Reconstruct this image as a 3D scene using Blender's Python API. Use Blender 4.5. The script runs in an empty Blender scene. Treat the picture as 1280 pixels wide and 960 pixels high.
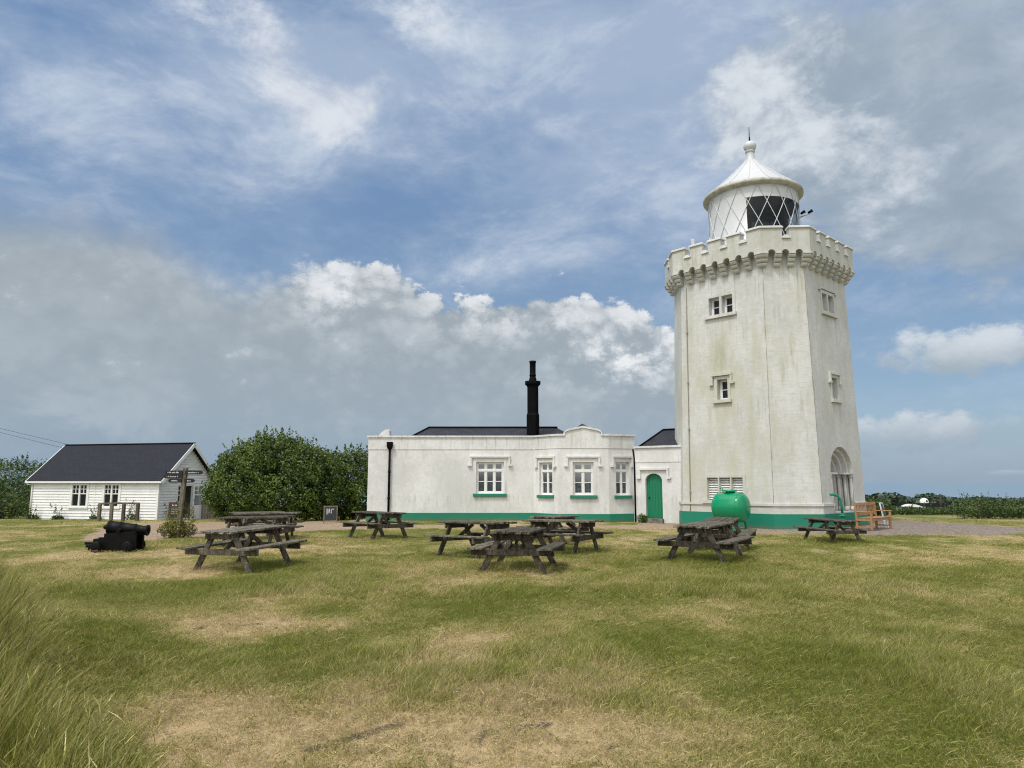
import bpy, math, random
import numpy as np
from mathutils import Vector, Matrix
random.seed(7)
rng = np.random.default_rng(7)
S = bpy.context.scene
COL = S.collection
R = math.radians

# ------------------------------------------------------------------ helpers
def mod(o, bevel=0.0, seg=1):
    if bevel:
        m = o.modifiers.new('bevel', 'BEVEL'); m.width = bevel; m.segments = seg
        m.limit_method = 'ANGLE'; m.angle_limit = R(40)
    return o

def tag(o, label=None, cat=None, group=None, kind=None):
    if label: o['label'] = label
    if cat: o['category'] = cat
    if group: o['group'] = group
    if kind: o['kind'] = kind
    return o

def empty(name, loc=(0, 0, 0), rz=0.0):
    o = bpy.data.objects.new(name, None)
    o.empty_display_size = 0.2
    o.location = loc; o.rotation_euler = (0, 0, rz)
    COL.objects.link(o)
    return o

def copy_tree(o, parent=None):
    c = o.copy(); COL.objects.link(c)
    if parent: c.parent = parent
    for ch in list(o.children):
        copy_tree(ch, c)
    return c

class MB:
    """collects polygons; build() links them as one mesh object"""
    def __init__(s): s.v = []; s.f = []; s.smooth = []
    def poly(s, pts, sm=False):
        b = len(s.v); s.v += [tuple(p) for p in pts]
        s.f.append(list(range(b, b + len(pts)))); s.smooth.append(sm)
    def faces(s, pts, fs, sm=False):
        b = len(s.v); s.v += [tuple(p) for p in pts]
        for f in fs: s.f.append([b + i for i in f]); s.smooth.append(sm)
    def hexa(s, p):                     # p: 8 corners, bottom ring 0-3 ccw, top ring 4-7
        s.faces(p, [(3, 2, 1, 0), (4, 5, 6, 7), (0, 1, 5, 4), (1, 2, 6, 5), (2, 3, 7, 6), (3, 0, 4, 7)])
    def box(s, x0, x1, y0, y1, z0, z1, M=None):
        p = [(x0, y0, z0), (x1, y0, z0), (x1, y1, z0), (x0, y1, z0), (x0, y0, z1), (x1, y0, z1), (x1, y1, z1), (x0, y1, z1)]
        if M is not None: p = [M @ Vector(q) for q in p]
        s.hexa(p)
    def bar(s, a, b, w, h, up=(0, 0, 1)):
        """rectangular bar from a to b, w across, h along up"""
        a = Vector(a); b = Vector(b); d = (b - a).normalized(); u = Vector(up)
        sd = d.cross(u)
        if sd.length < 1e-4: sd = d.cross(Vector((1, 0, 0)))
        sd.normalize(); u = sd.cross(d).normalized()
        p = []
        for c in (a, b):
            p += [c - sd * w / 2 - u * h / 2, c + sd * w / 2 - u * h / 2, c + sd * w / 2 + u * h / 2, c - sd * w / 2 + u * h / 2]
        s.hexa(p)
    def tube(s, pts, r, n=8, cap=True, sm=True):
        pts = [Vector(p) for p in pts]
        rs = r if isinstance(r, (list, tuple)) else [r] * len(pts)
        rings = []
        prev = None
        for i, p in enumerate(pts):
            d = (pts[min(i + 1, len(pts) - 1)] - pts[max(i - 1, 0)]).normalized()
            if prev is None:
                a = d.cross(Vector((0, 0, 1)))
                if a.length < 1e-3: a = d.cross(Vector((1, 0, 0)))
            else:
                a = prev - d * prev.dot(d)
            a.normalize(); prev = a; b = d.cross(a)
            rings.append([p + (a * math.cos(t) + b * math.sin(t)) * rs[i] for t in [2 * math.pi * k / n for k in range(n)]])
        base = len(s.v)
        for rg in rings: s.v += [tuple(q) for q in rg]
        for i in range(len(rings) - 1):
            for k in range(n):
                s.f.append([base + i * n + k, base + i * n + (k + 1) % n, base + (i + 1) * n + (k + 1) % n, base + (i + 1) * n + k]); s.smooth.append(sm)
        if cap:
            s.f.append([base + k for k in range(n)][::-1]); s.smooth.append(False)
            s.f.append([base + (len(rings) - 1) * n + k for k in range(n)]); s.smooth.append(False)
    def lathe(s, prof, c=(0, 0, 0), n=32, M=None, sm=True, a0=0.0, a1=2 * math.pi):
        """prof: (r, z) pairs turned about the vertical through c"""
        full = abs(a1 - a0 - 2 * math.pi) < 1e-6
        m = n if full else n + 1
        base = len(s.v)
        for r, z in prof:
            for k in range(m):
                t = a0 + (a1 - a0) * k / n
                q = Vector((c[0] + r * math.cos(t), c[1] + r * math.sin(t), c[2] + z))
                s.v.append(tuple(M @ q) if M is not None else tuple(q))
        for i in range(len(prof) - 1):
            for k in range(n):
                k2 = (k + 1) % m
                s.f.append([base + i * m + k, base + i * m + k2, base + (i + 1) * m + k2, base + (i + 1) * m + k]); s.smooth.append(sm)
    def build(s, name, mat, parent=None, bevel=0.0, seg=1, merge=False):
        me = bpy.data.meshes.new(name)
        me.from_pydata(s.v, [], s.f); me.update()
        me.polygons.foreach_set('use_smooth', s.smooth)
        if merge or bevel:
            import bmesh
            bm = bmesh.new(); bm.from_mesh(me)
            bmesh.ops.remove_doubles(bm, verts=bm.verts, dist=1e-5)
            bm.to_mesh(me); bm.free()
        o = bpy.data.objects.new(name, me); COL.objects.link(o)
        if mat is not None: me.materials.append(mat)
        if parent is not None: o.parent = parent
        mod(o, bevel, seg)
        return o

def world_part(o, parent):
    """parent o, built in world coordinates, under an Empty without moving it"""
    o.parent = parent
    o.matrix_parent_inverse = parent.matrix_basis.inverted()
    return o

# ------------------------------------------------------------------ numpy noise
def vnoise(x, y, seed=0):
    xi = np.floor(x).astype(np.int64); yi = np.floor(y).astype(np.int64)
    fx = x - xi; fy = y - yi
    fx = fx * fx * (3 - 2 * fx); fy = fy * fy * (3 - 2 * fy)
    def h(a, b):
        n = (a * 374761393 + b * 668265263 + seed * 1442695041) & 0x7fffffff
        n = ((n ^ (n >> 13)) * 1274126177) & 0x7fffffff
        return ((n ^ (n >> 16)) & 0xffff) / 65535.0
    return (h(xi, yi) * (1 - fx) + h(xi + 1, yi) * fx) * (1 - fy) + (h(xi, yi + 1) * (1 - fx) + h(xi + 1, yi + 1) * fx) * fy
def fbm(x, y, seed=0, oct=4):
    a = 0; w = 0.5; t = 0
    for i in range(oct):
        a = a + w * vnoise(x * 2 ** i + 17.3 * i, y * 2 ** i + 9.1 * i, seed + i); t += w; w *= .5
    return a / t
def sm(x, a, b):
    t = np.clip((x - a) / (b - a), 0, 1); return t * t * (3 - 2 * t)

# ------------------------------------------------------------------ terrain height
def gz(x, y):
    x = np.asarray(x, float); y = np.asarray(y, float)
    s = (y - 24) / 2.0
    soft = 2.0 * np.where(s > 20, s, np.log1p(np.exp(np.clip(s, -50, 20))))
    pad = sm(x, -9, -5.5) * (1 - sm(x, 15, 22)) * (1 - sm(y, 33, 40))
    z = -0.030 * soft * (1 - pad)
    z = z + 0.30 * sm(-x, 2.9, 4.6) * (1 - sm(y, 6.0, 10.0)) * sm(y, 1.0, 3.0)
    z = z + (0.05 * (fbm(x * .35, y * .35, 3, 3) - .5) + .02 * (fbm(x * 1.3, y * 1.3, 5, 2) - .5)) * (1 - pad * sm(y, 21, 24))
    z = z - 90 * sm(y, 850, 1100) - 90 * sm(np.abs(x), 1300, 1500)
    return z
def gz1(x, y): return float(gz(np.array([x]), np.array([y]))[0])

# ------------------------------------------------------------------ material helpers
class NT:
    def __init__(s, tree): s.t = tree; s.L = tree.links
    def n(s, typ, **kw):
        nd = s.t.nodes.new(typ)
        for k, v in kw.items(): setattr(nd, k, v)
        return nd
    def link(s, a, b): s.L.new(a, b)
    def setin(s, nd, i, v):
        sock = nd.inputs[i]
        if hasattr(v, 'sock'): s.link(v.sock, sock)
        elif isinstance(v, bpy.types.NodeSocket): s.link(v, sock)
        else: sock.default_value = v
    def m(s, op, a, b=0.0, c=0.0):
        nd = s.n('ShaderNodeMath', operation=op)
        s.setin(nd, 0, a); s.setin(nd, 1, b)
        if op in ('MULTIPLY_ADD', 'SMOOTH_MIN', 'COMPARE'): s.setin(nd, 2, c)
        return E(s, nd.outputs[0])
    def ramp01(s, x, a, b, smooth=True):
        nd = s.n('ShaderNodeMapRange', interpolation_type='SMOOTHSTEP' if smooth else 'LINEAR')
        s.setin(nd, 0, x); s.setin(nd, 1, a); s.setin(nd, 2, b)
        return E(s, nd.outputs[0])
    def mix(s, f, a, b):
        nd = s.n('ShaderNodeMix', data_type='RGBA')
        s.setin(nd, 0, f); s.setin(nd, 6, a); s.setin(nd, 7, b)
        return nd.outputs[2]
    def mul(s, a, b, f=1.0):
        nd = s.n('ShaderNodeMix', data_type='RGBA', blend_type='MULTIPLY')
        s.setin(nd, 0, f); s.setin(nd, 6, a); s.setin(nd, 7, b)
        return nd.outputs[2]
    def noise(s, vec, scale, detail=4, rough=.5, dist=0.0, out=0):
        nd = s.n('ShaderNodeTexNoise')
        if vec is not None: s.setin(nd, 'Vector', vec)
        nd.inputs['Scale'].default_value = scale; nd.inputs['Detail'].default_value = detail
        nd.inputs['Roughness'].default_value = rough; nd.inputs['Distortion'].default_value = dist
        return E(s, nd.outputs[out])
    def scale(s, vec, sc, loc=(0, 0, 0), rot=(0, 0, 0)):
        nd = s.n('ShaderNodeMapping'); s.setin(nd, 0, vec)
        nd.inputs['Scale'].default_value = sc; nd.inputs['Location'].default_value = loc; nd.inputs['Rotation'].default_value = rot
        return nd.outputs[0]
class E:
    def __init__(s, nt, sock): s.nt = nt; s.sock = sock
    def __add__(s, o): return s.nt.m('ADD', s, o)
    __radd__ = __add__
    def __sub__(s, o): return s.nt.m('SUBTRACT', s, o)
    def __rsub__(s, o): return s.nt.m('SUBTRACT', o, s)
    def __mul__(s, o): return s.nt.m('MULTIPLY', s, o)
    __rmul__ = __mul__
    def __truediv__(s, o): return s.nt.m('DIVIDE', s, o)
    def clamp(s): return s.nt.ramp01(s, 0.0, 1.0, False)

MATS = {}
def mat(name, fn, **kw):
    m = bpy.data.materials.new(name); m.use_nodes = True
    nt = NT(m.node_tree); b = m.node_tree.nodes['Principled BSDF']
    fn(nt, b, **kw); MATS[name] = m
    return m
def C(r, g, b): return (r, g, b, 1.0)
def bump(nt, b, h, strength=.3, dist=.02):
    nd = nt.n('ShaderNodeBump'); nd.inputs['Strength'].default_value = strength; nd.inputs['Distance'].default_value = dist
    nt.setin(nd, 'Height', h); nt.link(nd.outputs[0], b.inputs['Normal'])
def objco(nt): return nt.n('ShaderNodeTexCoord').outputs['Object']
def pos(nt): return nt.n('ShaderNodeNewGeometry').outputs['Position']

def f_plain(nt, b, col, rough=.5, var=.12, sc=6.0, spec=.5, bmp=0.0):
    p = pos(nt); n = nt.noise(p, sc, 5, .6)
    c2 = tuple(max(0, x * (1 - 2 * var)) for x in col)
    nt.link(nt.mix(nt.ramp01(n, .3, .7), C(*c2), C(*col)), b.inputs['Base Color'])
    b.inputs['Roughness'].default_value = rough; b.inputs['Specular IOR Level'].default_value = spec
    if bmp: bump(nt, b, nt.noise(p, sc * 6, 4), bmp, .01)

def f_wall(nt, b, base, stain, green, amount, courses):
    p = pos(nt)
    streak = nt.noise(nt.scale(p, (1.2, 1.2, .34)), 1.5, 7, .66)
    streak2 = nt.noise(nt.scale(p, (3.2, 3.2, .42), (3, 1, 0)), 1.6, 7, .66)
    blotch = nt.noise(p, .55, 5, .6)
    fine = nt.noise(p, 7.0, 5, .7)
    c = nt.mix(nt.ramp01(blotch * .6 + fine * .4, .36, .66), C(*[x * .78 for x in base]), C(*base))
    c = nt.mix(nt.ramp01(streak, .42, .74) * amount, c, C(*stain))
    c = nt.mix(nt.ramp01(streak2 * .6 + blotch * .4, .54, .76) * (amount * .9), c, C(*green))
    c = nt.mix(nt.ramp01(streak2, .62, .78) * .36, c, C(.25, .25, .20))
    sd_ = nt.n('ShaderNodeSeparateXYZ'); nt.link(p, sd_.inputs[0]); zz = E(nt, sd_.outputs[2])
    drip = nt.noise(nt.scale(p, (7, 7, .30), (1, 5, 0)), 1.5, 5, .6)     # runs that start under corbels, copings and sills
    for (za, zb_, am_) in (((9.5, 7.6, .55), (7.85, 6.4, .30), (4.5, 3.2, .35)) if courses else ((3.52, 2.6, .40), (1.0, .35, .30))):
        c = nt.mix(nt.ramp01(drip, .52, .66) * nt.ramp01(zz, zb_, za) * nt.ramp01(zz, za + .1, za + .02) * am_, c, C(.27, .265, .215))
    if courses:                                           # algae bloom below the upper window, and a paler weathered field
        for (x0, y0, z0, rx, rz, a_) in ((7.70, 26.30, 6.35, .34, .75, .75), (7.62, 26.38, 5.9, .16, .55, .5), (8.6, 25.5, 3.6, .10, 1.6, .3), (7.75, 26.25, 3.5, .12, 1.0, .4)):
            sp_ = nt.n('ShaderNodeSeparateXYZ'); nt.link(p, sp_.inputs[0])
            ux = (E(nt, sp_.outputs[0]) - E(nt, sp_.outputs[1]) - (x0 - y0)) * (.7071 / rx); uz = (E(nt, sp_.outputs[2]) - z0) * (1 / rz)
            side = nt.ramp01(E(nt, sp_.outputs[0]) + E(nt, sp_.outputs[1]), 36.6, 35.6)
            c = nt.mix(nt.m('EXPONENT', (ux * ux + uz * uz) * -1.0) * nt.ramp01(streak2 * .6 + fine * .4, .34, .60) * side * a_, c, C(.27, .28, .13))
        sq = nt.n('ShaderNodeSeparateXYZ'); nt.link(p, sq.inputs[0])
        wx, wy, wz = (E(nt, sq.outputs[i]) for i in range(3))
        west = nt.ramp01(wx * .74 - wy * .67, -9.0, -12.0)                 # the two weather sides have gone yellow-green
        lowr = nt.ramp01(wz + (blotch - .5) * 5, 8.6, 5.6)
        fld = nt.noise(nt.scale(p, (1, 1, .6), (7, 3, 1)), .55, 5, .65)
        c = nt.mix(nt.ramp01(fld * .6 + streak * .4, .36, .62) * (west * lowr) * .85, c, C(.49, .49, .375))
        top_ = nt.ramp01(wz + (fine - .5) * .5, 9.6, 9.9)
        c = nt.mix(nt.ramp01(streak2 * .5 + fine * .5, .40, .66) * top_ * .65, c, C(.40, .395, .30))
        row = nt.noise(nt.scale(p, (2.6, 2.6, 11)), 1.3, 4, .6)
        c = nt.mix(nt.ramp01(row, .42, .68) * .26, c, C(.42, .415, .35))
    # grime that gathers in thin specks and scrapes
    spk = nt.noise(nt.scale(p, (9, 9, 4)), 2.2, 3, .5)
    c = nt.mix(nt.ramp01(spk, .64, .72) * .32, c, C(.22, .21, .17))
    nt.link(c, b.inputs['Base Color'])
    b.inputs['Roughness'].default_value = .62; b.inputs['Specular IOR Level'].default_value = .3
    h = fine * .35 + nt.noise(p, 30, 3) * .15
    if courses:
        sep = nt.n('ShaderNodeSeparateXYZ'); nt.link(p, sep.inputs[0])
        z = E(nt, sep.outputs[2]) + nt.noise(p, 3.0, 2) * .03
        tri = nt.m('PINGPONG', z * 1.0, .06) / .06
        h = h + nt.ramp01(tri, 0.0, .25) * nt.ramp01(blotch, .42, .6) * .26
    bump(nt, b, h, .45, .012)

def f_paint(nt, b, col, rough=.4, fade=.25, mud=False):
    p = pos(nt)
    n = nt.noise(p, 1.4, 6, .6); n2 = nt.noise(nt.scale(p, (4, 4, .6)), 2.2, 4)
    c = nt.mix(nt.ramp01(n, .35, .75) * fade, C(*col), C(*[x * .62 + .02 for x in col]))
    c = nt.mix(nt.ramp01(n2, .62, .80) * .35, c, C(*[x * .75 + .06 for x in col]))
    sp_ = nt.n('ShaderNodeSeparateXYZ'); nt.link(p, sp_.inputs[0])
    if mud:                                               # mud splashed up from the ground
        c = nt.mix(nt.ramp01(E(nt, sp_.outputs[2]) + (nt.noise(p, 5, 5, .7) - .5) * .5, .20, -.06) * .75, c, C(.13, .11, .07))
        c = nt.mix(nt.ramp01(nt.noise(p, 3.2, 6, .7), .58, .72) * .4, c, C(.05, .23, .16))
    nt.link(c, b.inputs['Base Color'])
    b.inputs['Roughness'].default_value = rough
    bump(nt, b, nt.noise(p, 14, 4), .25, .008)

def f_wood(nt, b, dark, light, lich=.35):
    p = objco(nt)
    grain = nt.noise(nt.scale(p, (2.2, 26, 26)), 1.5, 6, .65)
    g2 = nt.noise(nt.scale(p, (9, 9, 2.5)), 2.0, 5, .6)
    w = pos(nt)
    big = nt.noise(w, 3.2, 4, .6)
    c = nt.mix(nt.ramp01(grain * .5 + g2 * .5, .32, .68), C(*dark), C(*light))
    c = nt.mix(nt.ramp01(big, .46, .66) * .55, c, C(*[x * .55 for x in dark]))
    spots = nt.noise(w, 16, 4, .6)
    c = nt.mix(nt.ramp01(spots * .65 + big * .35, .55, .66) * lich, c, C(.30, .30, .24))
    rnd = E(nt, nt.n('ShaderNodeObjectInfo').outputs['Random'])
    c = nt.mul(c, nt.mix(rnd, C(.55, .54, .52), C(1.35, 1.36, 1.30)))
    nt.link(c, b.inputs['Base Color'])
    b.inputs['Roughness'].default_value = .9; b.inputs['Specular IOR Level'].default_value = .12
    bump(nt, b, grain * .7 + g2 * .3, .7, .01)

def f_teak(nt, b):
    p = objco(nt)
    g = nt.noise(nt.scale(p, (3, 22, 22)), 1.5, 5, .6)
    nt.link(nt.mix(nt.ramp01(g, .3, .7), C(.25, .125, .052), C(.42, .235, .11)), b.inputs['Base Color'])
    b.inputs['Roughness'].default_value = .6
    bump(nt, b, g, .3, .005)

def f_slate(nt, b, col, course, across, contrast=.25):
    """object-space slates: x along the eaves, y up the slope"""
    p = objco(nt)
    br = nt.n('ShaderNodeTexBrick'); nt.link(p, br.inputs['Vector'])
    br.inputs['Scale'].default_value = 1.0
    br.inputs['Brick Width'].default_value = across; br.inputs['Row Height'].default_value = course
    br.inputs['Mortar Size'].default_value = .012; br.inputs['Mortar Smooth'].default_value = .3; br.inputs['Bias'].default_value = 0
    br.inputs['Color1'].default_value = C(*[x * (1 - contrast) for x in col]); br.inputs['Color2'].default_value = C(*[x * (1 + contrast) for x in col])
    br.inputs['Mortar'].default_value = C(*[x * .35 for x in col])
    n = nt.noise(p, 2.5, 5, .6)
    nt.link(nt.mix(nt.ramp01(n, .4, .7) * .35, br.outputs[0], C(*[x * 1.35 for x in col])), b.inputs['Base Color'])
    b.inputs['Roughness'].default_value = .7; b.inputs['Specular IOR Level'].default_value = .2
    bump(nt, b, br.outputs[1], -.4, .01)

def f_glass(nt, b, tint=(.04, .05, .06), alpha=.62):
    """pane: mirrors the sky, lets some of the dark room through"""
    tr = nt.n('ShaderNodeBsdfTransparent'); tr.inputs[0].default_value = C(.80, .84, .86)
    b.inputs['Base Color'].default_value = C(*tint); b.inputs['Roughness'].default_value = .04
    b.inputs['Specular IOR Level'].default_value = .9
    mx = nt.n('ShaderNodeMixShader'); mx.inputs[0].default_value = alpha
    nt.link(tr.outputs[0], mx.inputs[1]); nt.link(b.outputs[0], mx.inputs[2])
    out = [n for n in nt.t.nodes if n.type == 'OUTPUT_MATERIAL'][0]
    nt.link(mx.outputs[0], out.inputs[0])

def f_leaf(nt, b, dark, light, attr='tint'):
    a = nt.n('ShaderNodeAttribute'); a.attribute_name = attr
    nt.link(nt.mix(E(nt, a.outputs['Fac']), C(*dark), C(*light)), b.inputs['Base Color'])
    b.inputs['Roughness'].default_value = .5; b.inputs['Specular IOR Level'].default_value = .35
    tl = nt.n('ShaderNodeBsdfTranslucent'); nt.link(nt.mix(E(nt, a.outputs['Fac']), C(*dark), C(*light)), tl.inputs[0])
    mx = nt.n('ShaderNodeMixShader'); mx.inputs[0].default_value = .16
    nt.link(b.outputs[0], mx.inputs[1]); nt.link(tl.outputs[0], mx.inputs[2])
    out = [n for n in nt.t.nodes if n.type == 'OUTPUT_MATERIAL'][0]
    nt.link(mx.outputs[0], out.inputs[0])

GREEN0, GREEN1, STRAW0, STRAW1 = (.105, .138, .012), (.335, .360, .062), (.36, .30, .095), (.80, .71, .33)
def f_grass(nt, b):
    dry = nt.n('ShaderNodeAttribute', attribute_type='INSTANCER'); dry.attribute_name = 'dry'
    bl = nt.n('ShaderNodeAttribute'); bl.attribute_name = 'blade'
    hh = nt.n('ShaderNodeAttribute'); hh.attribute_name = 'up'
    r = E(nt, bl.outputs['Fac']); d = E(nt, dry.outputs['Fac']); up = E(nt, hh.outputs['Fac'])
    g = nt.mix(r, C(*GREEN0), C(*GREEN1)); s = nt.mix(r, C(*STRAW0), C(*STRAW1))
    f = nt.ramp01(d + (nt.m('FRACT', r * 7.31) - .5) * .95 + (up - .5) * .30, .25, .80)
    c = nt.mix(f, g, s)
    c = nt.mix(nt.ramp01(d, .62, .95) * .75, c, nt.mix(r, C(.32, .24, .125), C(.80, .66, .42)))
    c = nt.mul(c, nt.mix(nt.ramp01(nt.m('FRACT', r * 13.7), 0, 1), C(.55, .55, .55), C(1.25, 1.25, 1.25)))
    nt.link(c, b.inputs['Base Color'])
    b.inputs['Roughness'].default_value = .55; b.inputs['Specular IOR Level'].default_value = .3
    tl = nt.n('ShaderNodeBsdfTranslucent'); nt.link(c, tl.inputs[0])
    mx = nt.n('ShaderNodeMixShader'); mx.inputs[0].default_value = .45
    nt.link(b.outputs[0], mx.inputs[1]); nt.link(tl.outputs[0], mx.inputs[2])
    out = [n for n in nt.t.nodes if n.type == 'OUTPUT_MATERIAL'][0]
    nt.link(mx.outputs[0], out.inputs[0])

def f_lawn(nt, b):
    p = pos(nt)
    dry = nt.n('ShaderNodeAttribute'); dry.attribute_name = 'dry'
    soil = nt.n('ShaderNodeAttribute'); soil.attribute_name = 'soil'
    far = nt.n('ShaderNodeAttribute'); far.attribute_name = 'far'
    d = E(nt, dry.outputs['Fac'])
    n1 = nt.noise(p, 9, 6, .7); n2 = nt.noise(nt.scale(p, (1, .35, 1)), 40, 4, .7)
    f = nt.ramp01(d + (n1 - .5) * .9 + (n2 - .5) * .7, .25, .85)
    c = nt.mix(f, C(.115, .132, .024), C(.42, .315, .185))
    so = nt.ramp01(E(nt, soil.outputs['Fac']) + (n1 - .5) * .5, .5, .7)
    c = nt.mix(so, c, nt.mix(n2, C(.045, .034, .026), C(.15, .115, .08)))
    c = nt.mix(E(nt, far.outputs['Fac']), c, C(.105, .135, .038))
    nt.link(c, b.inputs['Base Color'])
    b.inputs['Roughness'].default_value = .9; b.inputs['Specular IOR Level'].default_value = .1
    bump(nt, b, n2 * .6 + n1 * .4, .8, .03)

def f_gravel(nt, b, c0, c1):
    p = pos(nt)
    v = nt.n('ShaderNodeTexVoronoi'); nt.link(p, v.inputs['Vector']); v.inputs['Scale'].default_value = 17
    sep = nt.n('ShaderNodeSeparateColor'); nt.link(v.outputs['Color'], sep.inputs[0])
    r = E(nt, sep.outputs[0])
    big = nt.noise(p, .8, 4, .6); mid = nt.noise(p, 5, 4, .7)
    c = nt.mix(r, C(*c0), C(*c1))
    sx = nt.n('ShaderNodeSeparateXYZ'); nt.link(p, sx.inputs[0])
    pink = nt.ramp01(E(nt, sx.outputs[0]) + (big - .5) * 4, 5.5, 11)
    c = nt.mix(pink * .75, c, nt.mix(r, C(.07, .060, .053), C(.29, .245, .215)))
    c = nt.mix(nt.ramp01(big * .5 + mid * .5, .5, .68) * .45, c, C(.16, .135, .07))
    nt.link(c, b.inputs['Base Color'])
    b.inputs['Roughness'].default_value = .9
    bump(nt, b, v.outputs['Distance'], .9, .03)

def f_water(nt, b):
    b.inputs['Base Color'].default_value = C(.140, .212, .278); b.inputs['Roughness'].default_value = .35
    bump(nt, b, nt.noise(pos(nt), .05, 4), .2, .5)

white_tower = mat('tower_paint', f_wall, base=(.665, .67, .655), stain=(.51, .51, .44), green=(.37, .375, .27), amount=1.0, courses=True)
white_house = mat('house_paint', f_wall, base=(.755, .76, .75), stain=(.54, .54, .50), green=(.44, .44, .38), amount=.65, courses=False)
coping_paint = mat('coping_paint', f_wall, base=(.76, .765, .755), stain=(.60, .60, .54), green=(.45, .45, .36), amount=.5, courses=False)
white_clean = mat('white_gloss', f_plain, col=(.80, .80, .79), rough=.35, var=.03)
white_board = mat('board_paint', f_plain, col=(.82, .82, .81), rough=.5, var=.05, sc=2.0)
lantern_white = mat('lantern_paint', f_plain, col=(.57, .58, .59), rough=.35, var=.03, sc=3)
rim_paint = mat('rim_paint', f_plain, col=(.50, .48, .40), rough=.6, var=.2, sc=5)
stone_grey = mat('step_stone', f_plain, col=(.20, .18, .15), rough=.8, var=.3, bmp=.4)
green_base = mat('green_masonry', f_paint, col=(.002, .195, .118), rough=.55, mud=True)
green_door = mat('green_door', f_paint, col=(.002, .175, .082), rough=.45)
green_tank = mat('green_tank', f_paint, col=(.002, .245, .105), rough=.14, fade=.15)
slate = mat('slate', f_slate, col=(.032, .032, .041), course=.20, across=.30)
slate_dark = mat('hut_slate', f_slate, col=(.016, .0175, .025), course=.22, across=.40, contrast=.10)
black_paint = mat('black_paint', f_plain, col=(.005, .005, .006), rough=.7, var=.2, spec=.08)
black_iron = mat('black_iron', f_plain, col=(.004, .004, .005), rough=.5, var=.2, sc=9, bmp=.3, spec=.16)
glass = mat('window_glass', f_glass, tint=(.030, .042, .050), alpha=.34)
glass_lantern = mat('lantern_glass', f_glass, tint=(.006, .012, .016), alpha=.30)
optic_glass = mat('optic', f_plain, col=(.012, .035, .042), rough=.06, var=.4)
dark_in = mat('dark_interior', f_plain, col=(.006, .006, .007), rough=.8, var=.2, spec=.1)
curtain_m = mat('net_curtain', f_plain, col=(.55, .58, .58), rough=.9, var=.3, sc=14)
wood_old = mat('weathered_wood', f_wood, dark=(.030, .026, .020), light=(.200, .178, .146), lich=.60)
wood_post = mat('grey_post', f_wood, dark=(.10, .085, .065), light=(.24, .205, .165), lich=.2)
wood_red = mat('red_frame', f_plain, col=(.11, .035, .018), rough=.6)
teak = mat('teak', f_teak)
sign_black = mat('sign_black', f_plain, col=(.010, .010, .013), rough=.4)
sign_white = mat('sign_white', f_plain, col=(.7, .7, .7), rough=.6)
leaf_dark = mat('evergreen_leaf', f_leaf, dark=(.020, .048, .012), light=(.160, .225, .034))
leaf_mid = mat('bush_leaf', f_leaf, dark=(.030, .062, .018), light=(.120, .172, .044))
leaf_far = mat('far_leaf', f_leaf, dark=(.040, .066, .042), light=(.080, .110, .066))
leaf_yel = mat('yellow_leaf', f_leaf, dark=(.07, .08, .012), light=(.22, .20, .03))
bark = mat('bark', f_plain, col=(.07, .055, .04), rough=.9, var=.3, bmp=.6)
grass_m = mat('grass_blade', f_grass)
lawn_m = mat('lawn_turf', f_lawn)
gravel_m = mat('gravel', f_gravel, c0=(.17, .115, .07), c1=(.40, .295, .20))
water_m = mat('sea_water', f_water)
# ================================================================= LIGHTHOUSE
TX, TY, TH = 10.035, 28.323, -.0427
W0, C0, BAT = 3.6617, 1.6457, .0249
AP_W = (W0 + C0 * 2 ** .5) / 2; AP_C = AP_W * 2 ** .5 - C0 / 2
K8 = math.tan(math.pi / 8)
class Face:
    """one side of the battered octagon: s along it, z up, n outwards"""
    def __init__(s, k, bat=BAT, off=0.0):
        ph = TH + math.pi / 4 * k
        s.n = Vector((math.sin(ph), -math.cos(ph), 0)); s.t = Vector((math.cos(ph), math.sin(ph), 0))
        s.ap = (AP_W if k % 2 else AP_C) + off; s.w = (W0 if k % 2 else C0) + 2 * K8 * off; s.bat = bat
    def hw(s, z, n=0.0): return s.w / 2 + (n - s.bat * (z - 1.6)) * K8
    def __call__(s, a, z, n=0.0):
        if a == 'L': a = -s.hw(z, n)
        elif a == 'R': a = s.hw(z, n)
        q = Vector((TX, TY, 0)) + s.n * (s.ap + n - s.bat * (z - 1.6)) + s.t * a
        q.z = z
        return q
class Plane:
    """a straight wall from p0 to p1 (seen from outside, left to right)"""
    def __init__(s, p0, p1):
        s.p0 = Vector((p0[0], p0[1], 0)); d = Vector((p1[0] - p0[0], p1[1] - p0[1], 0))
        s.len = d.length; s.t = d.normalized(); s.n = Vector((s.t.y, -s.t.x, 0)); s.ml = s.mr = 0.0
    def __call__(s, a, z, n=0.0):
        if a == 'L': a = -n * s.ml
        elif a == 'R': a = s.len + n * s.mr
        q = s.p0 + s.t * a + s.n * n; q.z = z
        return q
def fbox(mb, F, s0, s1, z0, z1, n0, n1):
    mb.hexa([F(s0, z0, n1), F(s1, z0, n1), F(s1, z0, n0), F(s0, z0, n0), F(s0, z1, n1), F(s1, z1, n1), F(s1, z1, n0), F(s0, z1, n0)])
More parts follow.
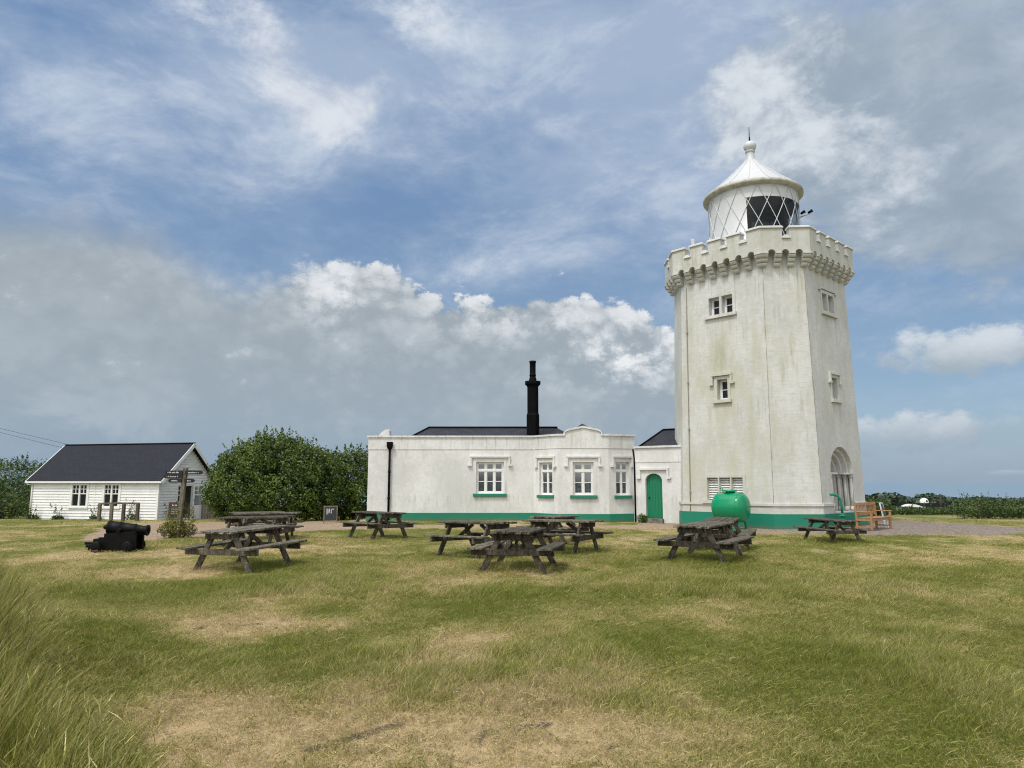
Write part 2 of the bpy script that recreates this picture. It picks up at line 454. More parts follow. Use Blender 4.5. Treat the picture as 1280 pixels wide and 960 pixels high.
def panel(mb, F, z0, z1, holes=(), n=0.0, s0='L', s1='R'):
    """wall face with rectangular holes (s0, s1, z0, z1, depth): real reveals"""
    val = lambda a, z: (-F.hw(z, n) if a == 'L' else F.hw(z, n)) if isinstance(F, Face) and isinstance(a, str) else (0 if a == 'L' else F.len if a == 'R' else a)
    S_ = [s0] + sorted({h[0] for h in holes} | {h[1] for h in holes}) + [s1]
    Z_ = sorted({z0, z1} | {h[2] for h in holes} | {h[3] for h in holes})
    for i in range(len(S_) - 1):
        for j in range(len(Z_) - 1):
            a, b = S_[i], S_[i + 1]; c, d = Z_[j], Z_[j + 1]
            am = (val(a, c) + val(b, c)) / 2; zm = (c + d) / 2
            if any(h[0] < am < h[1] and h[2] < zm < h[3] for h in holes): continue
            mb.poly([F(a, c, n), F(b, c, n), F(b, d, n), F(a, d, n)])
    for h in holes:
        a, b, c, d, dp = h[:5]
        mb.poly([F(a, c, n), F(a, d, n), F(a, d, n - dp), F(a, c, n - dp)])
        mb.poly([F(b, d, n), F(b, c, n), F(b, c, n - dp), F(b, d, n - dp)])
        mb.poly([F(a, d, n), F(b, d, n), F(b, d, n - dp), F(a, d, n - dp)])
        mb.poly([F(b, c, n), F(a, c, n), F(a, c, n - dp), F(b, c, n - dp)])
def arch_pts(s, r, z0, zs, rise=None, m=14):
    """outline of an arched opening: jamb, curve, jamb"""
    rise = r if rise is None else rise
    pts = [(s - r, z0)]
    pts += [(s - r * math.cos(math.pi * k / m), zs + rise * math.sin(math.pi * k / m)) for k in range(m + 1)]
    return pts + [(s + r, z0)]
def arch_fill(mb, F, s, r, zs, ztop, rise=None, n=0.0, m=14):
    """the wall between an arch curve and the straight top line of its hole"""
    p = arch_pts(s, r, 0, zs, rise, m)[1:-1]
    for (a, c), (b, d) in zip(p[:-1], p[1:]):
        mb.poly([F(a, c, n), F(b, d, n), F(b, ztop, n), F(a, ztop, n)])
def arch_reveal(mb, F, pts, n0, n1):
    for (a, c), (b, d) in zip(pts[:-1], pts[1:]):
        mb.poly([F(a, c, n0), F(b, d, n0), F(b, d, n1), F(a, c, n1)])
def arch_ring(mb, F, po, pi, n):
    for i in range(len(po) - 1):
        mb.poly([F(*po[i], n), F(*po[i + 1], n), F(*pi[i + 1], n), F(*pi[i], n)])
def hood(mb, F, s0, s1, z, drop, t=.085, n=.085):
    """label mould over an opening: top bar, two drops, two returns"""
    fbox(mb, F, s0, s1, z - t, z, -.01, n)
    fbox(mb, F, s0, s0 + t, z - drop, z - t, -.01, n - .012); fbox(mb, F, s1 - t, s1, z - drop, z - t, -.01, n - .012)
    fbox(mb, F, s0 - .09, s0 + t + .006, z - drop - .075, z - drop + .003, -.01, n + .01)
    fbox(mb, F, s1 - t - .006, s1 + .09, z - drop - .075, z - drop + .003, -.01, n + .01)

def casement(parent, F, s0, s1, z0, z1, n, lights, bars=(), transom=None, name='window', fr=.055, curtain=0.0):
    """window unit set in its reveal: part 'window' (frame) > pane, sill ... returns the frame"""
    m = MB(); d0, d1 = n - .07, n
    fbox(m, F, s0, s0 + fr, z0, z1, d0, d1); fbox(m, F, s1 - fr, s1, z0, z1, d0, d1)
    fbox(m, F, s0 + fr, s1 - fr, z0, z0 + fr, d0, d1 - .002); fbox(m, F, s0 + fr, s1 - fr, z1 - fr, z1, d0, d1 - .002)
    w = (s1 - s0 - fr) / lights
    for k in range(1, lights):
        fbox(m, F, s0 + w * k, s0 + w * k + fr, z0 + fr, z1 - fr, d0, d1 - .004)
    if transom: fbox(m, F, s0 + fr, s1 - fr, transom - fr * .6, transom + fr * .6, d0, d1 + .008)
    for k in range(lights):                                   # casement stiles and glazing bars
        a, b = s0 + w * k + fr, s0 + w * (k + 1)
        for zb in bars:
            fbox(m, F, a, b, zb - .016, zb + .016, d0 + .01, d1 - .015)
        st = .028
        lo, hi = z0 + fr, (transom - fr * .6 if transom else z1 - fr)
        for (c, d) in ((lo, hi),) + (((transom + fr * .6, z1 - fr),) if transom else ()):
            fbox(m, F, a, a + st, c, d, d0 + .01, d1 - .02); fbox(m, F, b - st, b, c, d, d0 + .01, d1 - .02)
            fbox(m, F, a + st, b - st, c, c + st, d0 + .01, d1 - .02); fbox(m, F, a + st, b - st, d - st, d, d0 + .01, d1 - .02)
    o = world_part(m.build(name, white_clean), parent) if parent.type == 'EMPTY' else m.build(name, white_clean, parent)
    g = MB()
    for k in range(lights):
        a, b = s0 + w * k + fr, s0 + w * (k + 1)
        g.poly([F(a, z0 + fr, n - .045), F(b, z0 + fr, n - .045), F(b, z1 - fr, n - .045), F(a, z1 - fr, n - .045)])
    g.build('pane', glass, o)
    if curtain:
        cm = MB(); N = 28
        for k in range(N):
            a = s0 + fr + (s1 - s0 - 2 * fr) * k / N; b = s0 + fr + (s1 - s0 - 2 * fr) * (k + 1) / N
            w0, w1 = .03 * math.sin(k * 1.9), .03 * math.sin((k + 1) * 1.9)
            cm.poly([F(a, z0 + fr, n - .13 + w0), F(b, z0 + fr, n - .13 + w1), F(b, curtain, n - .13 + w1), F(a, curtain, n - .13 + w0)], True)
        cm.build('curtain', curtain_m, o)
    return o

LH = empty('lighthouse', (TX, TY, 0))
tag(LH, 'tall white eight-sided lighthouse with battlements, glazed lantern and green base', 'lighthouse')
def P(mb, name, m, **kw): return world_part(mb.build(name, m, **kw), LH)
faces = {k: Face(k) for k in range(-3, 5)}
FB, FC, FD = faces[-1], faces[0], faces[1]
# ---- shaft with real openings
wl = MB()
ARS, ARR, ARZ = -.03, .94, 1.95
holes = {-1: [(-.50, -.055, 7.93, 8.63, .30), (.055, .50, 7.93, 8.63, .30), (-.23, .20, 4.66, 5.43, .30)] +
             [(-.76 + .505 * i, -.76 + .505 * i + .45, .95, 1.77, .22) for i in range(3)],
         1: [(-.46, -.03, 7.93, 8.65, .30), (.06, .50, 7.93, 8.65, .30), (-.26, .22, 4.64, 5.45, .30)]}
for k, F in faces.items():
    hs = list(holes.get(k, []))
    if k == 1:
        # arched door recess: the hole spans the arch, the spandrels fill its top
        S_ = hs + [(ARS - ARR, ARS + ARR, .55, ARZ + ARR, 0.0)]
        panel(wl, F, 0.0, 10.02, S_)
        arch_fill(wl, F, ARS, ARR, ARZ, ARZ + ARR, m=20)
        o0 = arch_pts(ARS, ARR, .55, ARZ, m=20); r, n = ARR, 0.0
        prev = o0
        for step in range(4):
            arch_reveal(wl, F, prev, n, n - .16); n -= .16
            if step < 3:
                r2 = r - .14
                nx = arch_pts(ARS, r2, .55, ARZ, m=20); arch_ring(wl, F, prev, nx, n); prev, r = nx, r2
        wl.poly([F(a, c, n) for a, c in prev])
        wl.poly([F(ARS - ARR, .55, 0), F(ARS + ARR, .55, 0), F(ARS + ARR, .55, n), F(ARS - ARR, .55, n)])
    else:
        panel(wl, F, 0.0, 10.02, hs)
wl.poly([faces[k]('R', 10.02) for k in range(-3, 5)])
P(wl, 'tower_wall', white_tower)
# ---- base: green plinth, white course above it
gp = MB(); sc = MB()
for k, F in faces.items():
    if k == 1:
        fbox(gp, F, 'L', 'R', -.25, .51, -.05, .055)
        for a, b in (('L', ARS - ARR), (ARS + ARR, 'R')):
            fbox(sc, F, a, b, .51, .78, -.05, .022); fbox(sc, F, a, b, .78, .86, -.05, .065)
    else:
        fbox(gp, F, 'L', 'R', -.25, .51, -.05, .055)
        fbox(sc, F, 'L', 'R', .51, .78, -.05, .022); fbox(sc, F, 'L', 'R', .78, .86, -.05, .065)
P(gp, 'plinth', green_base); P(sc, 'string_course', white_tower)
# ---- doorway shafts, capitals and impost
dw = MB()
for side in (-1, 1):
    for i in range(3):
        s = ARS + side * (ARR - .07 - .14 * i); n = -.075 - .16 * i
        b0, b1 = FD(s, .60, n), FD(s, ARZ - .16, n)
        dw.tube([b0, b1], .055, 10)
        dw.tube([FD(s, .56, n), FD(s, .72, n)], .08, 10); dw.tube([FD(s, ARZ - .20, n), FD(s, ARZ - .06, n)], [.06, .095], 10)
    fbox(dw, FD, ARS + side * ARR - (.0 if side < 0 else .50), ARS + side * ARR + (.50 if side < 0 else 0), ARZ - .06, ARZ, -.52, .03)
dwo = P(dw, 'doorway', white_tower)
dd = MB(); fbox(dd, FD, ARS - .50, ARS + .50, .56, ARZ - .08, -.63, -.58)
for i in range(6): fbox(dd, FD, ARS - .48 + .16 * i, ARS - .48 + .16 * i + .145, .58, ARZ - .1, -.60, -.565)
dd.build('door', white_clean, dwo)
# ---- windows
def surround(F, s0, s1, z0, z1, sill, nm='window', hoodz=None, hs=None, parts=()):
    m = MB(); t = .12
    lo, hi = min(h[0] for h in parts), max(h[1] for h in parts)
    fbox(m, F, lo - t, lo - .004, z0, z1 + t, -.02, .025); fbox(m, F, hi + .004, hi + t, z0, z1 + t, -.02, .025)
    fbox(m, F, lo - .004, hi + .004, z1 + .004, z1 + t, -.02, .023)
    if len(parts) > 1:
        for p, q in zip(parts[:-1], parts[1:]): fbox(m, F, p[1] + .004, q[0] - .004, z0, z1 + .004, -.02, .021)
    o = P(m, nm, white_tower)
    s = MB(); fbox(s, F, lo - .17, hi + .17, z0 - .12, z0 - .002, -.05, .10); s.build('sill', white_tower, o)
    if hoodz:
        h = MB(); hood(h, F, hs[0], hs[1], hoodz, .34, .075, .095); h.build('hood_mould', white_tower, o)
    return o
for F, key, za, zb in ((FB, -1, (7.93, 8.63), (4.66, 5.43)), (FD, 1, (7.93, 8.65), (4.64, 5.45))):
    hs = holes[key]
    o = surround(F, 0, 0, za[0], za[1], 0, parts=[hs[0], hs[1]])
    if F is FD:
        h = MB(); hood(h, F, -.66, .70, 8.86, .05, .06, .06); h.build('hood_mould', white_tower, o)
    for h in hs[:2]: casement(o, F, h[0], h[1], h[2], h[3], -.20, 1, bars=((h[2] + h[3]) / 2,), name='casement', fr=.05)
    o = surround(F, 0, 0, zb[0], zb[1], 0, hoodz=5.64, hs=(-.46, .41), parts=[hs[2]])
    casement(o, F, hs[2][0], hs[2][1], zb[0], zb[1], -.20, 1, bars=((zb[0] + zb[1]) / 2,), name='casement', fr=.05)
lv = surround(FB, 0, 0, .95, 1.77, 0, nm='louvred_vent', parts=holes[-1][3:6])
for h in holes[-1][3:6]:
    m = MB()
    for i in range(9):
        z = .98 + .088 * i
        m.hexa([FB(h[0], z, -.10), FB(h[1], z, -.10), FB(h[1], z + .05, -.17), FB(h[0], z + .05, -.17), FB(h[0], z + .018, -.10), FB(h[1], z + .018, -.10), FB(h[1], z + .068, -.17), FB(h[0], z + .068, -.17)])
    m.poly([FB(h[0], .95, -.2), FB(h[1], .95, -.2), FB(h[1], 1.77, -.2), FB(h[0], 1.77, -.2)])
    m.build('louvre', white_clean, lv)
cb = MB()
cb.tube([FB(-1.50, z, .03) for z in (.05, 2, 4, 6, 8.2, 9.3)], .017, 6)
for z in (1.2, 3.6, 5.4, 7.4): fbox(cb, FB, -1.54, -1.46, z, z + .05, 0, .055)
for F, G in ((FB, FC), (FC, FD)):                      # dark weathered joint down each arris
    cb2 = MB(); N = 24; pts = [F('R', .88 + (9.35 - .88) * i / N, .004) + Vector((0, 0, 0)) for i in range(N + 1)]
    cb2.tube(pts, [.006 + .004 * math.sin(i * 2.7) for i in range(N + 1)], 5); P(cb2, 'corner_joint', mat('joint', f_plain, col=(.24, .24, .19), rough=.9))
P(cb, 'cable_conduit', mat('conduit', f_plain, col=(.33, .31, .26), rough=.6))
# ---- parapet on corbels
OV = .145; par = {k: Face(k, 0.0, OV) for k in faces}
pp = MB(); cren = {1: [-1.19, -.39, .41, 1.21], 0: [.04]}
copm = MB()
for k, F in par.items():
    wide = k % 2
    nar = 7 if wide else 3
    pit = .50 if wide else .49
    arcs = [(i - (nar - 1) / 2) * pit for i in range(nar)]
    hs = [(a - .135, a + .135, 9.78, 9.96, 0.0) for a in arcs]
    panel(pp, F, 9.78, 10.43, hs)
    for a in arcs:
        arch_fill(pp, F, a, .135, 9.82, 9.96, .135, m=8)
        arch_reveal(pp, F, arch_pts(a, .135, 9.78, 9.82, m=8), 0.0, -.36)
    pp.poly([F('L', 10.43, -.30), F('R', 10.43, -.30), F('R', 10.0, -.30), F('L', 10.0, -.30)])
    edges = ['L'] + [v for c in cren[wide] for v in (c - .125, c + .125)] + ['R']
    if not wide: edges = ['L', -.09, .17, 'R']
    for i in range(0, len(edges), 2):
        fbox(pp, F, edges[i], edges[i + 1], 10.43, 10.75, -.30, 0.0)
        a, b = edges[i], edges[i + 1]
        a2 = a if isinstance(a, str) else a - .035; b2 = b if isinstance(b, str) else b + .035
        fbox(copm, F, a2, b2, 10.752, 10.80, -.33, .05); fbox(copm, F, a2 if isinstance(a2, str) else a2 + .02, b2 if isinstance(b2, str) else b2 - .02, 10.80, 10.84, -.29, .01)
    for i in range(1, len(edges) - 1, 2):
        fbox(copm, F, edges[i] - .03, edges[i + 1] + .03, 10.36, 10.425, -.02, .055)
        fbox(copm, F, edges[i] + .037, edges[i + 1] - .037, 10.425, 10.475, -.33, .05)
pp.poly([par[k]('R', 10.06, -.3) for k in range(-3, 5)])
P(pp, 'parapet', white_tower); P(copm, 'coping', coping_paint)
def corbel_profile():
    # (height, outward reach measured from the parapet face)
    pr = [(9.38, -.36), (9.38, -.30)]
    for (z0, z1, n0, n1) in ((9.38, 9.50, -.27, -.17), (9.52, 9.64, -.19, -.08), (9.66, 9.77, -.10, .02)):
        for i in range(5):
            t = i / 4 * math.pi / 2
            pr.append((z0 + (z1 - z0) * (1 - math.cos(t)), n0 + (n1 - n0) * math.sin(t)))
        pr += [(z1 + .004, n1 - .05), (z1 + .016, n1 - .05)]
    return pr + [(9.787, .045), (9.83, .045), (9.83, -.36)]
CP = corbel_profile()
for k, F in par.items():
    if k in (3, 4, -3): continue                      # the far sides are never seen
    wide = k % 2; nar = 7 if wide else 3; pit = .50 if wide else .49
    cs = [(i - nar / 2) * pit for i in range(nar + 1)]
    for i, c in enumerate(cs):
        a, b = ('L' if i == 0 else c - .115), ('R' if i == nar else c + .115)
        m = MB()
        pa = [F(a, z, n) for z, n in CP]; pb = [F(b, z, n) for z, n in CP]
        for j in range(len(CP) - 1): m.poly([pa[j], pb[j], pb[j + 1], pa[j + 1]])
        m.poly(pa); m.poly(pb[::-1])
        P(m, 'corbel', white_tower)
# ---- lantern
LR = 1.774; ph0 = math.atan2(-TY, -TX)                # azimuth that faces the lawn
CTR = Vector((TX, TY, 0))
def cyl(phi, z, r=LR):
    a = ph0 + phi
    return Vector((TX + r * math.cos(a), TY + r * math.sin(a), z))
PHA, PHB = R(-7), R(128); GZ0, GZ1 = 10.95, 12.72
dr = MB(); N = 96
for i in range(N):
    a = -math.pi + 2 * math.pi * i / N; b = -math.pi + 2 * math.pi * (i + 1) / N
    gl = PHA < (a + b) / 2 < PHB
    for z0, z1 in ((9.9, GZ0), (GZ0, GZ1), (GZ1, 13.30)):
        if gl and z0 == GZ0: continue
        dr.poly([cyl(a, z0), cyl(b, z0), cyl(b, z1), cyl(a, z1)], True)
        if z0 != 9.9: dr.poly([cyl(b, z0, LR - .04), cyl(a, z0, LR - .04), cyl(a, z1, LR - .04), cyl(b, z1, LR - .04)], True)
        else: dr.poly([cyl(a, GZ0), cyl(b, GZ0), cyl(b, GZ0, .3), cyl(a, GZ0, .3)])
for ph in (PHA, PHB):
    dr.poly([cyl(ph, GZ0), cyl(ph, GZ1), cyl(ph, GZ1, LR - .04), cyl(ph, GZ0, LR - .04)])
LO = P(dr, 'lantern', lantern_white, merge=True)
gm = MB(); n = 34
for i in range(n):
    a = PHA + (PHB - PHA) * i / n; b = PHA + (PHB - PHA) * (i + 1) / n
    gm.poly([cyl(a, GZ0, LR - .012), cyl(b, GZ0, LR - .012), cyl(b, GZ1, LR - .012), cyl(a, GZ1, LR - .012)], True)
gm.build('glazing', glass_lantern, LO, merge=True)
ab = MB(); nb = 16
for i in range(nb):
    for sgn in (1, -1):
        pts = [cyl(2 * math.pi * (i + .28) / nb + sgn * t / .725 * R(11.25), 13.24 - t, LR + .014) for t in [2.5 * j / 14 for j in range(15)]]
        ab.tube(pts, .017, 5, cap=False)
ab.build('glazing_bars', lantern_white, LO)
inn = MB()
for i in range(40):                                   # near-black sheet added inside the drum, its colour standing for interior shade
    a = PHB + (2 * math.pi - PHB + PHA) * i / 40; b = PHB + (2 * math.pi - PHB + PHA) * (i + 1) / 40
    inn.poly([cyl(a, GZ0, LR - .1), cyl(b, GZ0, LR - .1), cyl(b, 13.25, LR - .1), cyl(a, 13.25, LR - .1)], True)
inn.build('inner_screen', dark_in, LO, merge=True)
op = MB(); op.lathe([(.30, 0), (.42, .12), (.62, .2), (.66, .35), (.74, .42), (.70, .52), (.80, .6), (.76, .7), (.83, .8), (.80, .9), (.83, 1.0), (.76, 1.1), (.80, 1.2), (.70, 1.28), (.74, 1.38), (.62, 1.5), (.40, 1.62), (.02, 1.7)], (TX, TY, GZ0), 32)
op.build('lens', optic_glass, LO)
er = MB(); er.lathe([(LR - .02, 13.20), (1.90, 13.24), (1.985, 13.27), (1.99, 13.36), (1.93, 13.43), (1.80, 13.46)], (TX, TY, 0), 64)
er.build('eaves_rim', rim_paint, LO)
rf = MB()
prof = [(1.93, 13.43), (1.70, 13.60), (1.30, 13.93), (.90, 14.30), (.55, 14.64), (.30, 14.90), (.215, 15.0)]
rf.lathe(prof, (TX, TY, 0), 64)
for i in range(16):
    t = 2 * math.pi * i / 16
    rf.tube([(TX + r * math.cos(t), TY + r * math.sin(t), z + .012) for r, z in prof], .011, 5)
ro = rf.build('lantern_roof', lantern_white, LO)
fi = MB()
bp = [(.215, 14.98), (.18, 15.06), (.16, 15.30), (.165, 15.36), (.20, 15.37), (.20, 15.41), (.15, 15.42)]
bp += [(.262 * math.sin(R(a)), 15.63 - .235 * math.cos(R(a))) for a in range(36, 181, 9)]
fi.lathe(bp, (TX, TY, 0), 32); fi.build('ball_finial', lantern_white, LO)
rd = MB(); rd.tube([(TX, TY, 15.86), (TX, TY, 16.05), (TX, TY, 16.07), (TX, TY, 16.50)], [.035, .03, .018, .012], 6)
rd.build('lightning_rod', black_iron, LO)
# ---- small fittings on the gallery
fl = empty('floodlight', cyl(R(98), 12.5, LR)); tag(fl, 'small black twin floodlight on a bracket beside the lantern glass', 'floodlight')
q = MB(); q.tube([cyl(R(98), 12.36, LR - .01), cyl(R(90), 12.40, LR + .42)], .022, 6); world_part(q.build('bracket', lantern_white), fl)
for d in (.12, .40):
    q = MB(); c = cyl(R(90), 12.48, LR + d)
    q.tube([c + Vector((-.06, .03, -.05)), c + Vector((.09, -.05, .04))], [.045, .065], 10); world_part(q.build('lamp_head', black_iron), fl)
ae = empty('aerial', FB(-1.5, 10.06, -.6)); tag(ae, 'small white panel aerial on a stay above the tower battlements', 'aerial')
q = MB(); b0 = FB(-1.48, 10.06, -.55)
q.tube([b0, b0 + Vector((0, 0, 1.30))], .02, 6); q.tube([b0 + Vector((0, 0, 1.05)), FB(-.75, 10.72, -.6)], .014, 5); world_part(q.build('mast', lantern_white), ae)
q = MB(); q.box(-.07, .07, -.04, .04, 0, .36, Matrix.Translation(b0 + Vector((-.03, -.05, .98)))); world_part(q.build('antenna_panel', lantern_white, bevel=.02), ae)

# ================================================================= COTTAGE
HC = empty('cottage', (-.5, 32, 0)); tag(HC, 'low white cottage with green base, canted bay and black chimney joined to the lighthouse', 'house')
def H(mb, name, m, **kw): return world_part(mb.build(name, m, **kw), HC)
A0, A1, A2, A3, A4 = (-6.12, 30.4), (.93, 30.4), (1.88, 29.3), (3.96, 29.3), (5.10, 29.78)
D0, D1 = (5.03, 29.20), (6.78, 27.98)
TOP = 3.50; STR = 2.985
segs = [Plane(A0, A1), Plane(A1, A2), Plane(A2, A3), Plane(A3, A4)]
def mitre(F, G):
    t = math.atan2(F.t.x * G.t.y - F.t.y * G.t.x, F.t.dot(G.t)); F.mr = G.ml = math.tan(t / 2)
for F, G in zip(segs[:-1], segs[1:]): mitre(F, G)
segs[0].ml = 1.0; segs[3].mr = .3
L_ = segs[1].len; Rr = segs[3].len
win = {0: (4.60, 5.77, 1.13, 2.46), 1: (L_ / 2 - .38, L_ / 2 + .40, 1.08, 2.42), 2: (.61, 1.46, 1.08, 2.42), 3: (.33, .97, 1.07, 2.43)}
wm = MB(); gb = MB(); cop = MB()
for i, F in enumerate(segs):
    a, b, c, d = win[i]
    panel(wm, F, -.3, STR, [(a, b, c, d, .22)])
    panel(wm, F, STR, TOP, n=.018)
    wm.poly([F('L', STR, 0), F('R', STR, 0), F('R', STR, .018), F('L', STR, .018)][::-1])
    ex = .03
    fbox(gb, F, 'L', 'R', -.3, .325, -.05, .035)
    if i != 2: fbox(cop, F, 'L', 'R', TOP, TOP + .075, -.28, .07)
# plinth corners: small square stops so the bands meet
F = segs[2]
gable = [(0, TOP), (.30, TOP), (.30, TOP + .14), (.40, TOP + .20), (F.len / 2, TOP + .33), (F.len - .40, TOP + .20), (F.len - .30, TOP + .14), (F.len - .30, TOP), (F.len, TOP)]
wm.poly([F(s, z, .018) for s, z in gable[1:-1]]); wm.poly([F(s, z, -.28) for s, z in gable[1:-1]][::-1])
for (s0, z0), (s1, z1) in zip(gable[:-1], gable[1:]):
    if abs(s1 - s0) < .01:
        sa, sb = (s0 - .045, s0) if z1 > z0 else (s0, s0 + .045)
        fbox(cop, F, sa, sb, min(z0, z1) + .075, max(z0, z1), -.28, .062)
    else:
        a, b = ('L' if s0 == 0 else s0), ('R' if s1 == F.len else s1)
        cop.hexa([F(a, z0, .07), F(b, z1, .07), F(b, z1, -.28), F(a, z0, -.28), F(a, z0 + .075, .07), F(b, z1 + .075, .07), F(b, z1 + .075, -.28), F(a, z0 + .075, -.28)])
# sides, back
for p0, p1 in (((-6.12, 37), A0), (A4, (5.10, 37)), ((5.10, 37), (-6.12, 37))):
    F = Plane(p0, p1); panel(wm, F, -.6, TOP); fbox(cop, F, 0, F.len, TOP, TOP + .075, -.28, .07)
H(wm, 'house_wall', white_house); H(gb, 'plinth', green_base); H(cop, 'coping', white_house)
# door wing
FW = Plane(D0, D1)
ds = FW.len * .37; dr_ = .36
ww = MB()
panel(ww, FW, -.3, 2.40, [(ds - dr_, ds + dr_, 0.02, 1.95, 0.0)])
arch_fill(ww, FW, ds, dr_, 1.66, 1.95, .29, m=16)
arch_reveal(ww, FW, arch_pts(ds, dr_, .02, 1.66, .29, m=16), 0, -.2)
panel(ww, FW, 2.40, 2.98, n=.018)
ww.poly([FW('L', 2.40, 0), FW('L', 2.40, .018), FW('R', 2.40, .018), FW('R', 2.40, 0)])
Fr = Plane((5.03, 30.6), D0); panel(ww, Fr, -.3, 2.98)
wing = H(ww, 'wing_wall', white_house)
wing['label'] = 'lower wall with the arched green door, between cottage bay and lighthouse'
m = MB(); fbox(m, FW, -.02, FW.len + .10, 2.98, 3.055, -.28, .08); m.build('coping', white_house, wing)
m = MB()
nb = 6; bw = 2 * dr_ / nb
for i in range(nb):
    a, b = ds - dr_ + bw * i + .004, ds - dr_ + bw * (i + 1) - .004
    za, zb = [1.66 + .29 * math.sqrt(max(0, 1 - ((x - ds) / dr_) ** 2)) for x in (a, b)]
    m.hexa([FW(a, .18, -.14), FW(b, .18, -.14), FW(b, .18, -.19), FW(a, .18, -.19), FW(a, za, -.14), FW(b, zb, -.14), FW(b, zb, -.19), FW(a, za, -.19)])
m.poly([FW(s, z, -.185) for s, z in arch_pts(ds, dr_, .05, 1.66, .29, m=16)])
dr2 = H(m, 'door', green_door)
m = MB(); p = FW(ds - .26, .98, -.12); m.lathe([(.0, -.02), (.035, -.01), (.035, .02), (0, .03)], p, 12); m.build('handle', black_iron, dr2)
m = MB(); hood(m, FW, ds - .62, ds + .66, 2.17, .36, .08, .085); H(m, 'hood_mould', white_house)
m = MB(); fbox(m, FW, ds - .43, ds + .40, -.02, .17, -.2, .16); H(m, 'step', stone_grey, bevel=.015)
# windows of the cottage
lights = {0: 3, 1: 2, 2: 2, 3: 2}
for i, F in enumerate(segs):
    a, b, c, d = win[i]
    tr = d - .36
    o = casement(HC, F, a, b, c, d, -.10, lights[i], bars=((c + tr) / 2 + .02,), transom=tr, fr=.07 if i in (0, 2) else .055,
                 curtain=(c + tr) / 2 + .03 if i != 0 else 0)
    if i == 0: o['label'] = 'three-light window'
    m = MB(); e = .13 if i in (0, 2) else .09
    fbox(m, F, a - e, b + e, c - .125, c - .004, -.15, .09); so = m.build('sill', green_base, o, bevel=.008)
    m = MB(); e = .27 if i in (0, 2) else .17
    hood(m, F, a - e, b + e, d + .26, .37 if i in (0, 2) else .40, .075, .08); m.build('hood_mould', white_house, o)
    # plaster margin round the opening
    m = MB(); fbox(m, F, a - .10, a - .004, c, d + .1, -.01, .014); fbox(m, F, b + .004, b + .10, c, d + .1, -.01, .014); fbox(m, F, a - .004, b + .004, d + .004, d + .1, -.01, .012)
    m.build('surround', white_house, o)
    if i == 0:                                        # slatted blind seen in the lower half
        m = MB()
        for j in range(9): fbox(m, F, a + .1, b - .1, c + .1 + .055 * j, c + .125 + .055 * j, -.30, -.28)
        m.build('inner_screen', curtain_m, o)
# roofs: local x along the eaves, local y up the slope so the slates run true
def roof_plane(name, pts, m, parent, th=.03, hold=None):
    """pts: 3-D outline, first edge along the eaves"""
    pts = [Vector(p) for p in pts]
    x = (pts[1] - pts[0]).normalized(); z = x.cross(pts[-1] - pts[0]).normalized(); y = z.cross(x)
    M = Matrix((x, y, z)).transposed().to_4x4(); M.translation = pts[0]
    Mi = M.inverted(); q = [Mi @ p for p in pts]
    mb = MB(); lo = [p - Vector((0, 0, th)) for p in q]
    mb.poly(q); mb.poly(lo[::-1])
    for i in range(len(q)): mb.poly([lo[i], lo[(i + 1) % len(q)], q[(i + 1) % len(q)], q[i]])
    o = mb.build(name, m); o.matrix_basis = M
    if parent.type == 'EMPTY': o.parent = parent; o.matrix_parent_inverse = parent.matrix_basis.inverted()
    else: o.parent = parent
    return o
E0, E1, RL, RR = (-5.0, 30.75, 3.22), (3.3, 30.75, 3.22), (-3.95, 33.6, 4.14), (2.15, 33.6, 4.14)
rf_ = roof_plane('roof', [E0, E1, RR, RL], slate, HC)
roof_plane('roof', [E0[:1] + (36.4, 3.22), E0, RL], slate, HC); roof_plane('roof', [E1, E1[:1] + (36.4, 3.22), RR], slate, HC); roof_plane('roof', [E1[:1] + (36.4, 3.22), E0[:1] + (36.4, 3.22), RL, RR], slate, HC)
m = MB(); m.tube([Vector(RL) + Vector((0, 0, .02)), Vector(RR) + Vector((0, 0, .02))], .06, 8); m.tube([Vector(RL) + Vector((0, 0, .02)), Vector(E0)], .05, 8); H(m, 'ridge_tiles', black_paint)
roof_plane('bay_roof', [(1.9, 30.0, 3.3), (4.3, 30.0, 3.3), (3.16, 32.0, 4.23)], slate, HC); roof_plane('bay_roof', [(4.3, 30.0, 3.3), (4.3, 34, 3.3), (3.16, 32, 4.23)], slate, HC); roof_plane('bay_roof', [(1.9, 34, 3.3), (1.9, 30, 3.3), (3.16, 32, 4.23)], slate, HC)
# lean-to roof of the door wing, hipped where it meets the bay
q0, q1 = FW(-.05, 2.98, -.30), FW(FW.len - .05, 2.98, -.30)
q2 = FW(FW.len + .75, 3.80, -1.75); q3 = FW(.52, 3.80, -1.75)
roof_plane('wing_roof', [q0, q1, q2, q3], slate, HC)
roof_plane('wing_roof', [FW(-.05, 2.98, -3.0), q0, q3], slate, HC)
m = MB(); m.tube([q3 + Vector((0, 0, .02)), q2 + Vector((0, 0, .02))], .045, 8); m.tube([q0 + Vector((0, 0, .02)), q3 + Vector((0, 0, .02))], .04, 8); H(m, 'ridge_tiles', black_paint)
